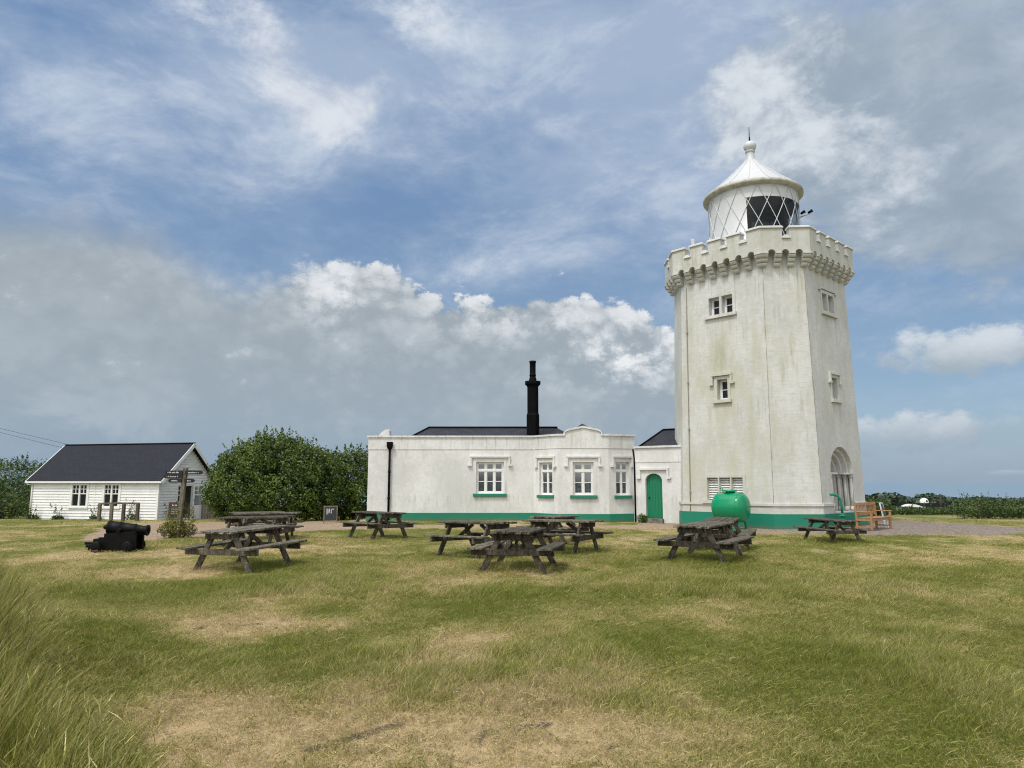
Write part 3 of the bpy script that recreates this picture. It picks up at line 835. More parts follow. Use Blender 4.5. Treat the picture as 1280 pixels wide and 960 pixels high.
# chimney
cx_, cy_ = .95, 32.2
def octring(r0): return [(r0 / math.cos(math.pi / 8) * math.cos(math.pi / 8 + k * math.pi / 4), r0 / math.cos(math.pi / 8) * math.sin(math.pi / 8 + k * math.pi / 4)) for k in range(8)]
m = MB()
pr = [(.285, 3.2), (.285, 4.62), (.275, 4.64), (.25, 4.72), (.25, 5.92), (.275, 5.97), (.35, 6.04), (.35, 6.17), (.25, 6.19), (.0, 6.19)]
for (r0, z0), (r1, z1) in zip(pr[:-1], pr[1:]):
    a, b = octring(r0), octring(max(r1, .001))
    for k in range(8):
        k2 = (k + 1) % 8
        m.poly([(cx_ + a[k][0], cy_ + a[k][1], z0), (cx_ + a[k2][0], cy_ + a[k2][1], z0), (cx_ + b[k2][0], cy_ + b[k2][1], z1), (cx_ + b[k][0], cy_ + b[k][1], z1)])
ch = H(m, 'chimney', black_paint)
m = MB(); m.lathe([(.17, 6.19), (.17, 6.30), (.145, 6.32), (.14, 6.42), (.155, 6.43), (.155, 6.48), (.135, 6.50), (.14, 7.02), (.155, 7.04), (.155, 7.12), (.10, 7.12), (.10, 6.7)], (cx_, cy_, 0), 20); m.build('chimney_pot', black_paint, ch)
# parapet scroll behind the far end
m = MB(); sp = [(0, 0)] + [(.52 * t, .40 * math.sin(t * 1.72) ** .8) for t in [i / 10 for i in range(1, 10)]] + [(.52, .33), (.54, 0)]
fr_ = [(-5.98 + a, 31.6, TOP + .05 + b) for a, b in sp]; bk = [(x + .02, 31.95, z) for x, y, z in fr_]
m.poly(fr_[::-1]); m.poly(bk)
for i in range(len(sp)): j = (i + 1) % len(sp); m.poly([fr_[i], fr_[j], bk[j], bk[i]])
H(m, 'parapet_scroll', white_house)
# rainwater pipes
m = MB(); xp = -5.2
m.tube([(xp, 30.32, -.1), (xp, 30.32, 3.02)], .048, 10)
for z in (.9, 2.0): m.tube([(xp, 30.32, z), (xp, 30.32, z + .07)], .062, 10)
m.hexa([(xp - .08, 30.23, 3.0), (xp + .08, 30.23, 3.0), (xp + .08, 30.38, 3.0), (xp - .08, 30.38, 3.0), (xp - .12, 30.20, 3.13), (xp + .12, 30.20, 3.13), (xp + .12, 30.38, 3.13), (xp - .12, 30.38, 3.13)])
m.box(xp - .12, xp + .12, 30.20, 30.38, 3.13, 3.30)
H(m, 'drainpipe', black_paint)
m = MB(); m.tube([(5.0, 29.20, -.1), (5.0, 29.20, 2.6), (4.98, 29.24, 2.75), (4.97, 29.3, 2.95)], .035, 8); H(m, 'drainpipe', black_paint)
# ================================================================= HUT (white weatherboard cabin)
GA = R(14)
HR = Vector((-19.68, 40.0, 0)); HL = HR + 8.71 * Vector((-math.cos(GA), math.sin(GA), 0)); HB = HR + 4.7 * Vector((math.sin(GA), math.cos(GA), 0)); HLB = HL + (HB - HR)
HZ = -.62; HE = 1.72; HT = 3.80
HU = empty('weatherboard_hut', (HR.x, HR.y, HZ)); tag(HU, 'single-storey white weatherboard hut with dark slate gable roof and open door', 'hut')
def U(mb, name, m, **kw): return world_part(mb.build(name, m, **kw), HU)
def siding(mb, F, z0, z1, holes=(), gable=None):
    z = z0; bh = .155
    while z < z1 - 1e-4:
        zt = min(z + bh, z1)
        a, b = 0.0, F.len
        if gable and zt > gable[0]:
            k = max(0, (min(zt, gable[1]) - gable[0]) / (gable[1] - gable[0])) * F.len / 2; a, b = k, F.len - k
        cuts = [(a, b)]
        for h in holes:
            if h[2] < (z + zt) / 2 < h[3]:
                cuts = [q for c in cuts for q in ((c[0], min(c[1], h[0])), (max(c[0], h[1]), c[1])) if q[1] > q[0] + .001]
        for c in cuts:
            mb.poly([F(c[0], z, .036), F(c[1], z, .036), F(c[1], zt, .002), F(c[0], zt, .002)])
            mb.poly([F(c[0], z, .0), F(c[1], z, .0), F(c[1], z, .036), F(c[0], z, .036)])
        z = zt
FL_ = Plane(HL, HR); FG = Plane(HR, HB); FBK = Plane(HB, HLB); FG2 = Plane(HLB, HL)
hw_ = [(2.85, 3.97, .22, 1.48), (5.07, 6.15, .22, 1.48)]
hd_ = [(1.50, 2.74, HZ + .08, 1.46)]
m = MB(); siding(m, FL_, HZ, HE, hw_); siding(m, FG, HZ, HT, hd_, (HE, HT)); siding(m, FBK, HZ, HE); siding(m, FG2, HZ, HT, (), (HE, HT))
for F in (FL_, FG, FBK, FG2):
    fbox(m, F, -.035, .075, HZ, HE, .0, .045); fbox(m, F, F.len - .075, F.len + .035, HZ, HE, .0, .043)
fbox(m, FL_, 4.46, 4.50, HZ, HE, 0, .032)
U(m, 'wall', white_board)
def hut_window(F, s0, s1, z0, z1):
    m = MB(); fr = .07
    for a, b in ((s0 - .09, s0 + fr), (s1 - fr, s1 + .09), ((s0 + s1) / 2 - .05, (s0 + s1) / 2 + .05)): fbox(m, F, a, b, z0 - .02, z1 + .06, -.05, .05)
    fbox(m, F, s0 + fr, s1 - fr, z1 - .05, z1 + .06, -.05, .046); fbox(m, F, s0 - .12, s1 + .12, z0 - .10, z0 - .02, -.05, .09); fbox(m, F, s0 + fr, s1 - fr, z0 - .02, z0 + .05, -.05, .044)
    mid = z0 + (z1 - z0) * .58
    for a, b in ((s0 + fr, (s0 + s1) / 2 - .05), ((s0 + s1) / 2 + .05, s1 - fr)):
        fbox(m, F, a, b, mid - .025, mid + .025, -.04, .035); fbox(m, F, a, b, (mid + z1) / 2 - .018, (mid + z1) / 2 + .018, -.04, .03)
        fbox(m, F, (a + b) / 2 - .018, (a + b) / 2 + .018, mid, z1, -.04, .033)
    o = U(m, 'window', white_clean)
    g = MB(); g.poly([F(s0, z0, -.02), F(s1, z0, -.02), F(s1, z1, -.02), F(s0, z1, -.02)]); g.build('pane', glass, o)
for h in hw_: hut_window(FL_, *h)
# doorway: fixed leaf, dark opening, leaf swung out against the wall
m = MB(); h = hd_[0]
fbox(m, FG, h[0] - .09, h[0], h[2], h[3] + .09, -.05, .05); fbox(m, FG, h[1], h[1] + .05, h[2], h[3] + .09, -.05, .05); fbox(m, FG, h[0], h[1], h[3], h[3] + .09, -.05, .048)
fbox(m, FG, h[0], h[1], HZ - .02, h[2], -.3, .12)
U(m, 'door_frame', white_clean)
def door_leaf(F, s0, s1, z0, z1, n):
    m = MB(); t = .10
    fbox(m, F, s0, s0 + t, z0, z1, n - .045, n); fbox(m, F, s1 - t, s1, z0, z1, n - .045, n); mid = z0 + (z1 - z0) * .40
    for a, b in ((z0, mid), (z1 - t, z1), (mid + (z1 - mid) * .48, mid + (z1 - mid) * .48 + .05), (mid + (z1 - mid) * .70, mid + (z1 - mid) * .70 + .035)): fbox(m, F, s0 + t, s1 - t, a, b, n - .045, n - (.012 if a == z0 else .002))
    fbox(m, F, (s0 + s1) / 2 - .02, (s0 + s1) / 2 + .02, mid + (z1 - mid) * .48, z1 - t, n - .04, n - .004)
    o = U(m, 'door', white_clean)
    g = MB(); g.poly([F(s0 + t, mid, n - .02), F(s1 - t, mid, n - .02), F(s1 - t, z1 - t, n - .02), F(s0 + t, z1 - t, n - .02)]); g.build('pane', glass, o)
    k = MB(); fbox(k, F, s1 - .07, s1 - .04, mid + .05, mid + .22, n, n + .03); k.build('handle', black_iron, o)
    return o
door_leaf(FG, 1.50, 2.10, h[2], h[3], -.01)
pv = FG(2.76, 0, .06); open_dir = FG.t * math.cos(R(14)) + FG.n * math.sin(R(14))
FO = Plane(pv, pv + open_dir); door_leaf(FO, .0, .66, h[2], h[3], .05)
# roof
def hp(s, d, z): q = HL + FL_.t * s + FG.t * d; q.z = z; return q
ov, oe = .32, .16
sl = (HT - HE) / (4.7 / 2); zE = HE - sl * oe + .10; zT = HT + .10; mid = 2.35
ro = roof_plane('roof', [hp(-ov, -oe, zE), hp(8.71 + ov, -oe, zE), hp(8.71 + ov, mid, zT), hp(-ov, mid, zT)], slate_dark, HU, .05)
roof_plane('roof', [hp(8.71 + ov, 4.7 + oe, zE), hp(-ov, 4.7 + oe, zE), hp(-ov, mid, zT), hp(8.71 + ov, mid, zT)], slate_dark, HU, .05)
m = MB()
for s in (-ov - .01, 8.71 + ov + .01):
    for d, e in ((-oe, mid), (4.7 + oe, mid)):
        m = MB(); m.bar(hp(s, d, zE - .10), hp(s, e, zT - .10), .04, .19); U(m, 'barge_board', white_clean)
m = MB(); m.bar(hp(-ov, -oe - .03, zE - .07), hp(8.71 + ov, -oe - .03, zE - .07), .09, .10)
m.tube([hp(-ov + .1, -oe - .02, zE - .10), hp(-ov + .12, -oe - .0, zE - .2), hp(.05, -.06, HE - .25), hp(.05, -.06, HZ)], .04, 8); U(m, 'gutter', white_clean)
m = MB(); m.bar(hp(-ov, mid, zT + .02), hp(8.71 + ov, mid, zT + .02), .16, .04); U(m, 'ridge_cap', slate_dark)

# ================================================================= SMALL THINGS
def T(name, x, y, rz=0.0, z=None): return empty(name, (x, y, gz1(x, y) if z is None else z), rz)
# ---- green tank
tk = T('water_tank', 7.52, 24.75, TH - R(45)); tk.scale = (.82, .94, .95); tag(tk, 'glossy green barrel-shaped tank on legs beside the lighthouse base', 'tank')
m = MB(); tr_, tz = .50, .79
M = Matrix.Translation((0, 0, tz)) @ Matrix.Rotation(R(90), 4, 'Y')
prof = [(.0, -.74)] + [(tr_ * math.sin(R(a)), -.52 - .22 * math.cos(R(a))) for a in range(15, 91, 15)]
prof += [(tr_ + .018, -.46), (tr_ + .03, -.2), (tr_ + .032, 0), (tr_ + .03, .2), (tr_ + .018, .46)] + [(tr_ * math.sin(R(a)), .52 + .22 * math.cos(R(a))) for a in range(90, 14, -15)] + [(0, .74)]
m.lathe(prof, (0, 0, 0), 48, M); m.build('shell', green_tank, tk, merge=True)
m = MB()
for z in (-.50, .50): m.lathe([(tr_ + .002, z - .02), (tr_ + .022, z - .015), (tr_ + .022, z + .015), (tr_ + .002, z + .02)], (0, 0, 0), 48, M)
m.build('seam', green_tank, tk)
m = MB(); m.lathe([(.19, .46), (.19, .56), (.27, .56), (.27, .60), (.20, .605), (.20, .63), (.0, .64)], (0, 0, tz), 24)
for k in range(10): m.lathe([(.022, .60), (.022, .635), (0, .635)], (.235 * math.cos(k * .628), .235 * math.sin(k * .628), tz), 6)
m.build('manhole', green_tank, tk)
m = MB(); m.tube([(-.36, .02, tz + .40), (-.36, .02, tz + .62), (-.38, .02, tz + .68), (-.44, .02, tz + .70), (-.47, .02, tz + .66)], .022, 8)
m.build('pipe', green_tank, tk); m = MB(); m.tube([(-.3, -.35, .33), (-.55, -.5, .42), (-.75, -.55, .40)], .022, 6); m.build('pipe', green_tank, tk)
for sx in (-.40, .40):
    for sy in (-.34, .34):
        m = MB(); m.bar((sx, sy * .85, .46), (sx, sy * 1.15, .05), .07, .05); m.box(sx - .07, sx + .07, sy * 1.15 - .06, sy * 1.15 + .06, .03, .05); m.build('leg', green_tank, tk)
m = MB(); m.box(-.60, .60, -.52, .52, -.1, .03); m.build('base', green_base, tk, bevel=.015)
# ---- swan-neck pipe
sw = T('vent_pipe', 11.15, 24.35, R(180)); tag(sw, 'green swan-neck pipe standing at the lighthouse plinth', 'pipe')
m = MB(); m.tube([(0, 0, -.05), (0, 0, .50)], .062, 12); m.tube([(0, 0, .50), (0, 0, .56)], [.10, .09], 12)
arc = [(.0, 0, .56), (.012, 0, .85)] + [(.02 + .27 - .27 * math.cos(R(a)), 0, .92 + .27 * math.sin(R(a))) for a in range(0, 91, 15)] + [(.38, 0, 1.19)]
m.tube(arc, .042, 12); m.build('neck', green_base, sw, merge=True)
m = MB(); m.lathe([(.0, .46), (.125, .46), (.125, .50), (0, .50)], (0, 0, 0), 12); m.build('flange', green_base, sw)
# ---- teak bench
bn = T('garden_bench', 12.36, 24.72, R(43)); tag(bn, 'honey-coloured wooden bench standing on gravel by the lighthouse', 'bench')
L2 = .86
m = MB()
for i in range(5): m.box(-L2 + .05, L2 - .05, -.27 + .105 * i, -.27 + .105 * i + .092, .395, .42)
m.box(-L2 + .05, L2 - .05, -.265, -.235, .32, .39); m.build('seat', teak, bn, bevel=.006)
m = MB()
m.bar((-L2 + .04, .245, .86), (L2 - .04, .245, .86), .035, .10, (0, .1, 1)); m.bar((-L2 + .04, .22, .52), (L2 - .04, .22, .52), .035, .08)
for i in range(13): x = -L2 + .14 + i * (2 * L2 - .28) / 12; m.bar((x, .222, .55), (x, .243, .82), .016, .055, (1, 0, 0))
m.build('backrest', teak, bn, bevel=.005)
for sx in (-1, 1):
    x = sx * (L2 - .02)
    for y in (-.26, .21):
        m = MB()
        if y < 0: m.box(x - .035, x + .035, y - .035, y + .035, -.02, .60)
        else: m.bar((x, .21, -.02), (x, .21, .42), .07, .07, (0, 1, 0)); m.bar((x, .21, .42), (x, .255, .91), .068, .065, (0, 1, 0))
        m.build('leg', teak, bn, bevel=.008)
    m = MB(); m.box(x - .045, x + .045, -.33, .215, .60, .632); m.build('armrest', teak, bn, bevel=.01)
    m = MB(); m.box(x - .02, x + .02, -.23, .18, .32, .385); m.build('side_rail', teak, bn); m = MB(); m.box(x - .02, x + .02, -.23, .18, .10, .14); m.build('side_rail', teak, bn)
# ---- small framed board behind the bench
sb = T('information_board', 13.35, 25.75, R(52)); tag(sb, 'small black board in a pale frame behind the wooden bench', 'sign')
m = MB(); m.bar((0, .02, .30), (0, .14, .84), .36, .02, (0, 1, .2)); m.build('panel', sign_black, sb)
m = MB()
for x in (-.20, .20): m.bar((x, -.01, .0), (x, .15, .88), .045, .04, (0, 1, .2))
m.bar((-.18, .148, .86), (.18, .148, .86), .04, .04); m.bar((-.18, .02, .28), (.18, .02, .28), .04, .04); m.build('frame', sign_white, sb)
# ---- picnic table
def make_table(name):
    t = empty(name); r = random.Random(4)
    j = lambda a: r.uniform(-a, a)
    m = MB()
    for i in range(5):
        y = -.37 + i * .150; z = .715 + j(.004)
        m.hexa([(-.88 + j(.03), y, z + j(.004)), (.88 + j(.03), y, z + j(.004)), (.88 + j(.03), y + .132, z), (-.88 + j(.03), y + .132, z),
                (-.88 + j(.02), y, z + .04), (.88 + j(.02), y, z + .04), (.88 + j(.02), y + .132, z + .042), (-.88 + j(.02), y + .132, z + .042)])
    m.build('tabletop', wood_old, t, bevel=.006)
    for s in (-1, 1):
        m = MB()
        for y0 in (.57, .715):
            z = .43 + j(.004)
            m.hexa([(-.90 + j(.03), s * y0 - .066, z), (.90 + j(.03), s * y0 - .066, z + j(.004)), (.90 + j(.03), s * y0 + .066, z), (-.90 + j(.03), s * y0 + .066, z),
                    (-.90, s * y0 - .066, z + .04), (.90, s * y0 - .066, z + .042), (.90, s * y0 + .066, z + .042), (-.90, s * y0 + .066, z + .04)])
        m.build('seat', wood_old, t, bevel=.006)
        m = MB(); m.box(s * .645 - .024, s * .645 + .024, -.78, .78, .318, .428); m.build('cross_beam', wood_old, t, bevel=.006)
        m = MB(); m.box(s * .645 - .024, s * .645 + .024, -.35, .35, .60, .712); m.build('top_batten', wood_old, t, bevel=.005)
        for q in (-1, 1):
            m = MB(); m.bar((s * .594, q * .215, .708), (s * .594, q * .60, -.02), .05, .105, (0, 1, .5)); m.build('leg', wood_old, t, bevel=.006)
        m = MB(); m.bar((s * .56, .02 * s, .40), (s * .10, .02 * s, .69), .045, .07); m.build('brace', wood_old, t, bevel=.004)
    return t
tables = [(-5.06, 13.75, 73, 1.0, 'lichen-spotted picnic table in front of the others in the line before the big bush'),
          (-6.45, 18.3, -7, 1.0, 'dark picnic table set broadside, second in the line before the big bush'),
          (-7.05, 20.9, 8, 1.0, 'picnic table showing mostly its top, third in the line before the big bush'),
          (-8.35, 23.6, 32, .92, 'smallest-looking picnic table at the far end of the line, beside the big bush'),
          (-3.90, 21.05, -46, 1.0, 'dark picnic table standing corner-on before the cottage drainpipe'),
          (-.78, 16.03, -42, 1.0, 'picnic table standing before the cottage wall with the three-light window'),
          (.14, 13.47, 77, .97, 'blackened picnic table seen end-on, standing ahead of the cottage tables in longer grass'),
          (1.18, 16.8, -33, 1.0, 'picnic table with diagonal braces showing, before the cottage bay'),
          (1.15, 19.5, 62, .95, 'picnic table half hidden by another, close to the green base of the bay'),
          (4.02, 15.1, 57, 1.0, 'grey picnic table with broad plank top in front of the green tank'),
          (5.05, 17.5, 66, .95, 'picnic table mostly hidden between the green tank and a nearer table'),
          (8.72, 19.75, 108, .84, 'small low picnic table near the wooden bench and lighthouse')]
tab0 = make_table('picnic_table')
for i, (x, y, a, s, lb) in enumerate(tables):
    o = tab0 if i == 0 else copy_tree(tab0)
    o.location = (x, y, gz1(x, y) - .015); o.rotation_euler = (R(random.uniform(-1, 1)), R(random.uniform(-1.2, 1.2)), R(a)); o.scale = (s, s, s if s > .9 else .80)
    tag(o, lb, 'picnic table', 'picnic tables on the lawn')
# ---- cannon
cn = T('cannon', -9.78, 16.9, R(3)); cn.scale = (.85, .95, .98); tag(cn, 'squat black iron cannon on a stepped carriage in dry grass', 'cannon')
ang = R(4)
M = Matrix.Translation((.40, 0, .56)) @ Matrix.Rotation(R(90) + ang, 4, 'Y')
m = MB()
m.lathe([(0, -.12), (.035, -.12), (.055, -.085), (.035, -.05), (.05, -.03), (.12, -.01), (.165, .02), (.165, .06), (.155, .07), (.150, .30), (.158, .31), (.158, .35), (.145, .36), (.128, .70), (.136, .71), (.136, .74), (.115, .76), (.098, .95), (.108, 1.0), (.128, 1.05), (.128, 1.08), (.07, 1.085), (.065, .9), (.0, .9)], (0, 0, 0), 28, M)
m.build('barrel', black_iron, cn, merge=True)
m = MB(); m.tube([(.80, -.26, .50), (.80, .26, .50)], .045, 12); m.build('trunnion', black_iron, cn)
for s in (-1, 1):
    m = MB(); y0, y1 = s * .20, s * .20 + .08
    st = [(.02, .05), (.02, .15), (.14, .15), (.14, .24), (.28, .24), (.28, .33), (.42, .33), (.42, .42), (1.18, .47), (1.24, .40), (1.24, .05)]
    m.poly([(x, y0, z) for x, z in st]); m.poly([(x, y1, z) for x, z in st][::-1])
    for i in range(len(st)): k = (i + 1) % len(st); m.poly([(st[i][0], y0, st[i][1]), (st[k][0], y0, st[k][1]), (st[k][0], y1, st[k][1]), (st[i][0], y1, st[i][1])])
    m.build('cheek', black_iron, cn, bevel=.008)
    for x in (.30, 1.12):
        m = MB(); m.lathe([(.0, -.04), (.10, -.04), (.13, -.03), (.13, .03), (.10, .04), (0, .04)], (0, 0, 0), 20, Matrix.Translation((x, s * .345, .125)) @ Matrix.Rotation(R(90), 4, 'X')); m.build('wheel', black_iron, cn)
m = MB(); m.box(-.06, 1.1, -.195, .195, .10, .17); m.box(.1, .5, -.15, .15, .17, .30); m.box(.42, .62, -.11, .11, .30, .42)
for x in (.30, 1.12): m.tube([(x, -.40, .125), (x, .40, .125)], .035, 8)
m.box(-.18, .06, -.05, .05, .16, .22); m.build('bed', black_iron, cn, bevel=.008)
# ---- fingerpost
fp = T('fingerpost', -9.60, 20.9); tag(fp, 'leaning grey timber fingerpost with black pointing signs', 'signpost')
m = MB(); m.bar((-.06, 0, -.1), (.07, 0, 2.03), .12, .11, (0, 1, 0)); m.build('post', wood_post, fp, bevel=.012)
r = random.Random(11)
def finger(x0, x1, z, yy, tip):
    m = MB(); h = .058; p = [(x0, z - h), (x1, z - h), (x1, z + h), (x0, z + h)]
    if tip < 0: p = [(x0 + .06, z - h), (x1, z - h), (x1, z + h), (x0 + .06, z + h), (x0, z + h * .5), (x0, z - h * .5)]
    else: p = [(x0, z - h), (x1 - .06, z - h), (x1, z - h * .5), (x1, z + h * .5), (x1 - .06, z + h), (x0, z + h)]
    m.poly([(x, yy - .011, zz) for x, zz in p]); m.poly([(x, yy + .011, zz) for x, zz in p][::-1])
    for i in range(len(p)): k = (i + 1) % len(p); m.poly([(p[i][0], yy - .011, p[i][1]), (p[i][0], yy + .011, p[i][1]), (p[k][0], yy + .011, p[k][1]), (p[k][0], yy - .011, p[k][1])])
    o = m.build('finger_sign', sign_black, fp)
    m = MB(); x = x0 + .09
    while x < x1 - .12:
        w = r.uniform(.012, .022); hh = r.choice((.018, .018, .030)); m.box(x, x + w, yy - .014, yy - .0115, z - .018, z - .018 + hh + .01); x += w + r.choice((.010, .010, .012, .03))
    m.build('lettering', sign_white, o)
finger(-.50, .02, 1.88, -.07, -1); finger(.09, .60, 1.88, -.07, 1); finger(-.52, .01, 1.765, -.075, -1); finger(-.38, .0, 1.645, -.075, -1); finger(.08, .38, 1.645, -.07, 1)
# ---- chalkboards
def aboard(name, x, y, rz, w, h, fm, lb, marks):
    t = T(name, x, y, rz); tag(t, lb, 'chalkboard')
    for s, nm in ((-1, 'board'), (1, 'board')):
        M = Matrix.Translation((0, s * .02, h)) @ Matrix.Rotation(s * R(13), 4, 'X')
        m = MB(); m.box(-w / 2 + .04, w / 2 - .04, -.008, .008, -h * .90, -.05, M); b = m.build('board', sign_black, t)
        m = MB()
        for q in (-1, 1): m.box(q * (w / 2 - .022) - .022, q * (w / 2 - .022) + .022, -.016, .016, -h * 1.02, 0, M)
        m.box(-w / 2 + .044, w / 2 - .044, -.015, .015, -.05, -.003, M); m.box(-w / 2 + .044, w / 2 - .044, -.015, .015, -h * .90, -h * .85, M)
        m.build('frame', fm, t)
        if s < 0:
            m = MB()
            for (x0, x1, z0, z1) in marks: m.box(x0 * w, x1 * w, -.0115, -.0085, -z1 * h, -z0 * h, M)
            m.build('chalk_marks', sign_white, b)
    return t
aboard('chalkboard_stand', HR.x + .62 + .42, HR.y - .05, R(16), .72, .98, wood_red, 'red-framed chalkboard leaning by the hut door',
       [(-.25, -.15, .14, .22), (-.02, .08, .16, .22), (-.3, .3, .34, .352), (-.28, .2, .44, .452), (-.28, .26, .54, .552), (-.3, .24, .64, .652)])
ab2 = aboard('chalkboard_stand', -8.3, 33.0, R(14), .62, .78, wood_post, 'grey-framed chalkboard standing on gravel before the big bush',
       [(-.28, -.24, .16, .50), (-.2, -.17, .20, .50), (-.12, -.08, .16, .42), (.02, .06, .2, .46), (.10, .22, .18, .22)])
mt = T('metal_table', -7.6, 34.2, R(10)); tag(mt, 'thin dark metal table standing behind the grey-framed chalkboard', 'table')
m = MB(); m.box(-.75, .75, -.35, .35, .70, .73); m.build('tabletop', black_paint, mt)
for sx in (-.65, .65):
    for sy in (-.3, .3): m = MB(); m.tube([(sx, sy, -.02), (sx, sy, .70)], .02, 6); m.build('leg', black_paint, mt)
# ---- timber rail before the hut
tr = T('timber_rail', -20.3, 37.2, R(-6)); tag(tr, 'low weathered timber rail on four posts before the hut', 'rail')
m = MB(); m.bar((-1.12, 0, .88), (-.32, .0, .93), .11, .09); m.bar((-.28, 0, .93), (1.12, 0, .92), .11, .09); m.build('top_rail', wood_post, tr, bevel=.01)
for x, y in ((-1.05, 0), (-.30, -.12), (.36, -.12), (1.05, 0)): m = MB(); m.bar((x, y, -.1), (x, y, .885 if y == 0 else .90), .15, .13, (0, 1, 0)); m.build('post', wood_post, tr, bevel=.01)
# ---- board fence beside the hut
fn = T('board_fence', -17.35, 43.2, R(8)); tag(fn, 'low brown board fence between hut and big bush', 'fence')
m = MB()
for i in range(16): m.box(-1.2 + .15 * i, -1.2 + .15 * i + .13, -.012, .012, -.1, 1.15 + .02 * math.sin(i * 2.3)); 
m.build('boards', wood_post, fn)
m = MB(); m.box(-1.2, 1.2, .012, .06, .85, .93); m.box(-1.2, 1.2, .012, .06, .25, .33); m.build('rail', wood_post, fn)
# ---- far right: pole, dome, vehicle roof, shed
def far_pt(u, y): return u * y
pl = T('telegraph_pole', far_pt(.5955, 110), 110); tag(pl, 'dark telegraph pole above the far hedge', 'pole')
m = MB(); m.tube([(0, 0, -.3), (.0, 0, 3.0 - gz1(far_pt(.5955, 110), 110) - 3.2)], [.17, .13], 10); pz = 3.0 - 3.2; m.build('mast', bark, pl)
m = MB(); m.box(-.5, .5, -.04, .04, -.45 - gz1(far_pt(.5955, 110), 110), -.33 - gz1(far_pt(.5955, 110), 110)); m.build('cross_arm', bark, pl)
sh = T('long_shed', far_pt(.566, 118), 118, R(4)); tag(sh, 'long low shed with dark roof beyond the grass', 'shed')
m = MB(); m.box(-4.6, 4.6, -2, 2, -1, .55); m.build('wall', stone_grey, sh)
m = MB(); m.hexa([(-4.8, -2.3, .5), (4.8, -2.3, .5), (4.8, 2.3, .5), (-4.8, 2.3, .5), (-4.7, -.1, 1.05), (4.7, -.1, 1.05), (4.7, .1, 1.05), (-4.7, .1, 1.05)]); m.build('roof', black_paint, sh)
dm = T('radar_dome', far_pt(.5725, 160), 160); tag(dm, 'small white dome with one dark opening beyond the shed', 'dome')
hz = -gz1(far_pt(.5725, 160), 160)
m = MB(); m.lathe([(.9, 0), (.9, hz - 2.75)] + [(.9 * math.cos(R(a)), hz - 2.75 + .9 * math.sin(R(a))) for a in range(10, 91, 10)], (0, 0, 0), 24); m.build('dome_shell', white_clean, dm)
m = MB(); m.lathe([(.0, .0), (.2, 0), (.2, .1), (0, .1)], (0, 0, 0), 14, Matrix.Translation((.1, -.84, hz - 2.5)) @ Matrix.Rotation(R(90), 4, 'X')); m.build('opening', black_paint, dm)
va = T('caravan', far_pt(.553, 105), 105, R(-12)); va.scale = (.62, 1, 1); tag(va, 'curved white caravan roof showing above the far hedge', 'caravan')
m = MB(); hz = -gz1(far_pt(.553, 105), 105)
sec = [(-2.6, -.2), (-2.75, .5)] + [(-2.6 + .35 * i, hz - 2.30 + .75 * math.sin(math.pi * (i + .6) / 17)) for i in range(16)] + [(2.8, .5), (2.6, -.2)]
m.poly([(x, -1.0, z) for x, z in sec]); m.poly([(x, 1.0, z) for x, z in sec][::-1])
for i in range(len(sec)): k = (i + 1) % len(sec); m.poly([(sec[i][0], -1, sec[i][1]), (sec[i][0], 1, sec[i][1]), (sec[k][0], 1, sec[k][1]), (sec[k][0], -1, sec[k][1])])
m.build('body', white_clean, va)
m = MB(); m.box(-1.4, 1.2, -1.03, -1.0, hz - 2.9, hz - 2.35); m.build('window', glass, va)
# ---- overhead wires behind the hut and by the pole
def wire(lb, a, b, sag, r=.012):
    m = MB(); a, b = Vector(a), Vector(b)
    m.tube([a.lerp(b, t) - Vector((0, 0, sag * 4 * t * (1 - t))) for t in [i / 16 for i in range(17)]], r, 4)
    tag(m.build('overhead_wire', black_paint), lb, 'wire', 'overhead wires')
wire('upper of two thin wires sloping down behind the hut roof', (-61, 66, 9.85), (-33, 66, 3.3), .15)
wire('lower of two thin wires sloping down behind the hut roof', (-61, 66.3, 9.6), (-33, 66.3, 2.75), .15)
wire('thin wire running from the far telegraph pole towards the lighthouse', (far_pt(.5955, 110), 110, -.35), (47, 112, -.6), .5, .015)
wire('thin wire running from the far telegraph pole over the right-hand hedge', (far_pt(.5955, 110), 110, -.35), (86, 116, -1.2), .5, .015)
# ================================================================= FOLIAGE
def leaf_mesh(name, pts, nrm, size, tint, m, parent=None, aspect=.55, rs=None):
    """one folded leaf-sized face per point"""
    r_ = rs or rng; n = len(pts)
    d = r_.normal(size=(n, 3)); d /= np.linalg.norm(d, axis=1)[:, None]
    nn = nrm * .75 + d * .75; nn /= np.linalg.norm(nn, axis=1)[:, None]
    a = np.cross(nn, r_.normal(size=(n, 3))); a /= np.linalg.norm(a, axis=1)[:, None]
    a[:, 2] += .35; a /= np.linalg.norm(a, axis=1)[:, None]
    b = np.cross(nn, a); sz = size * r_.uniform(.6, 1.35, n)[:, None]
    v = np.empty((n, 4, 3)); c = nn * sz * .18
    v[:, 0] = pts - a * sz * .5; v[:, 1] = pts + b * sz * aspect * .5 + c; v[:, 2] = pts + a * sz * .5; v[:, 3] = pts - b * sz * aspect * .5 + c
    me = bpy.data.meshes.new(name)
    me.vertices.add(n * 4); me.vertices.foreach_set('co', v.reshape(-1))
    me.loops.add(n * 4); me.loops.foreach_set('vertex_index', np.arange(n * 4, dtype=np.int32))
    me.polygons.add(n); me.polygons.foreach_set('loop_start', np.arange(0, n * 4, 4, dtype=np.int32))
    me.update(calc_edges=True)
    at = me.attributes.new('tint', 'FLOAT', 'POINT'); at.data.foreach_set('value', np.repeat(np.clip(tint, 0, 1), 4).astype(np.float32))
    me.materials.append(m)
    o = bpy.data.objects.new(name, me); COL.objects.link(o)
    if parent is not None: o.parent = parent
    return o

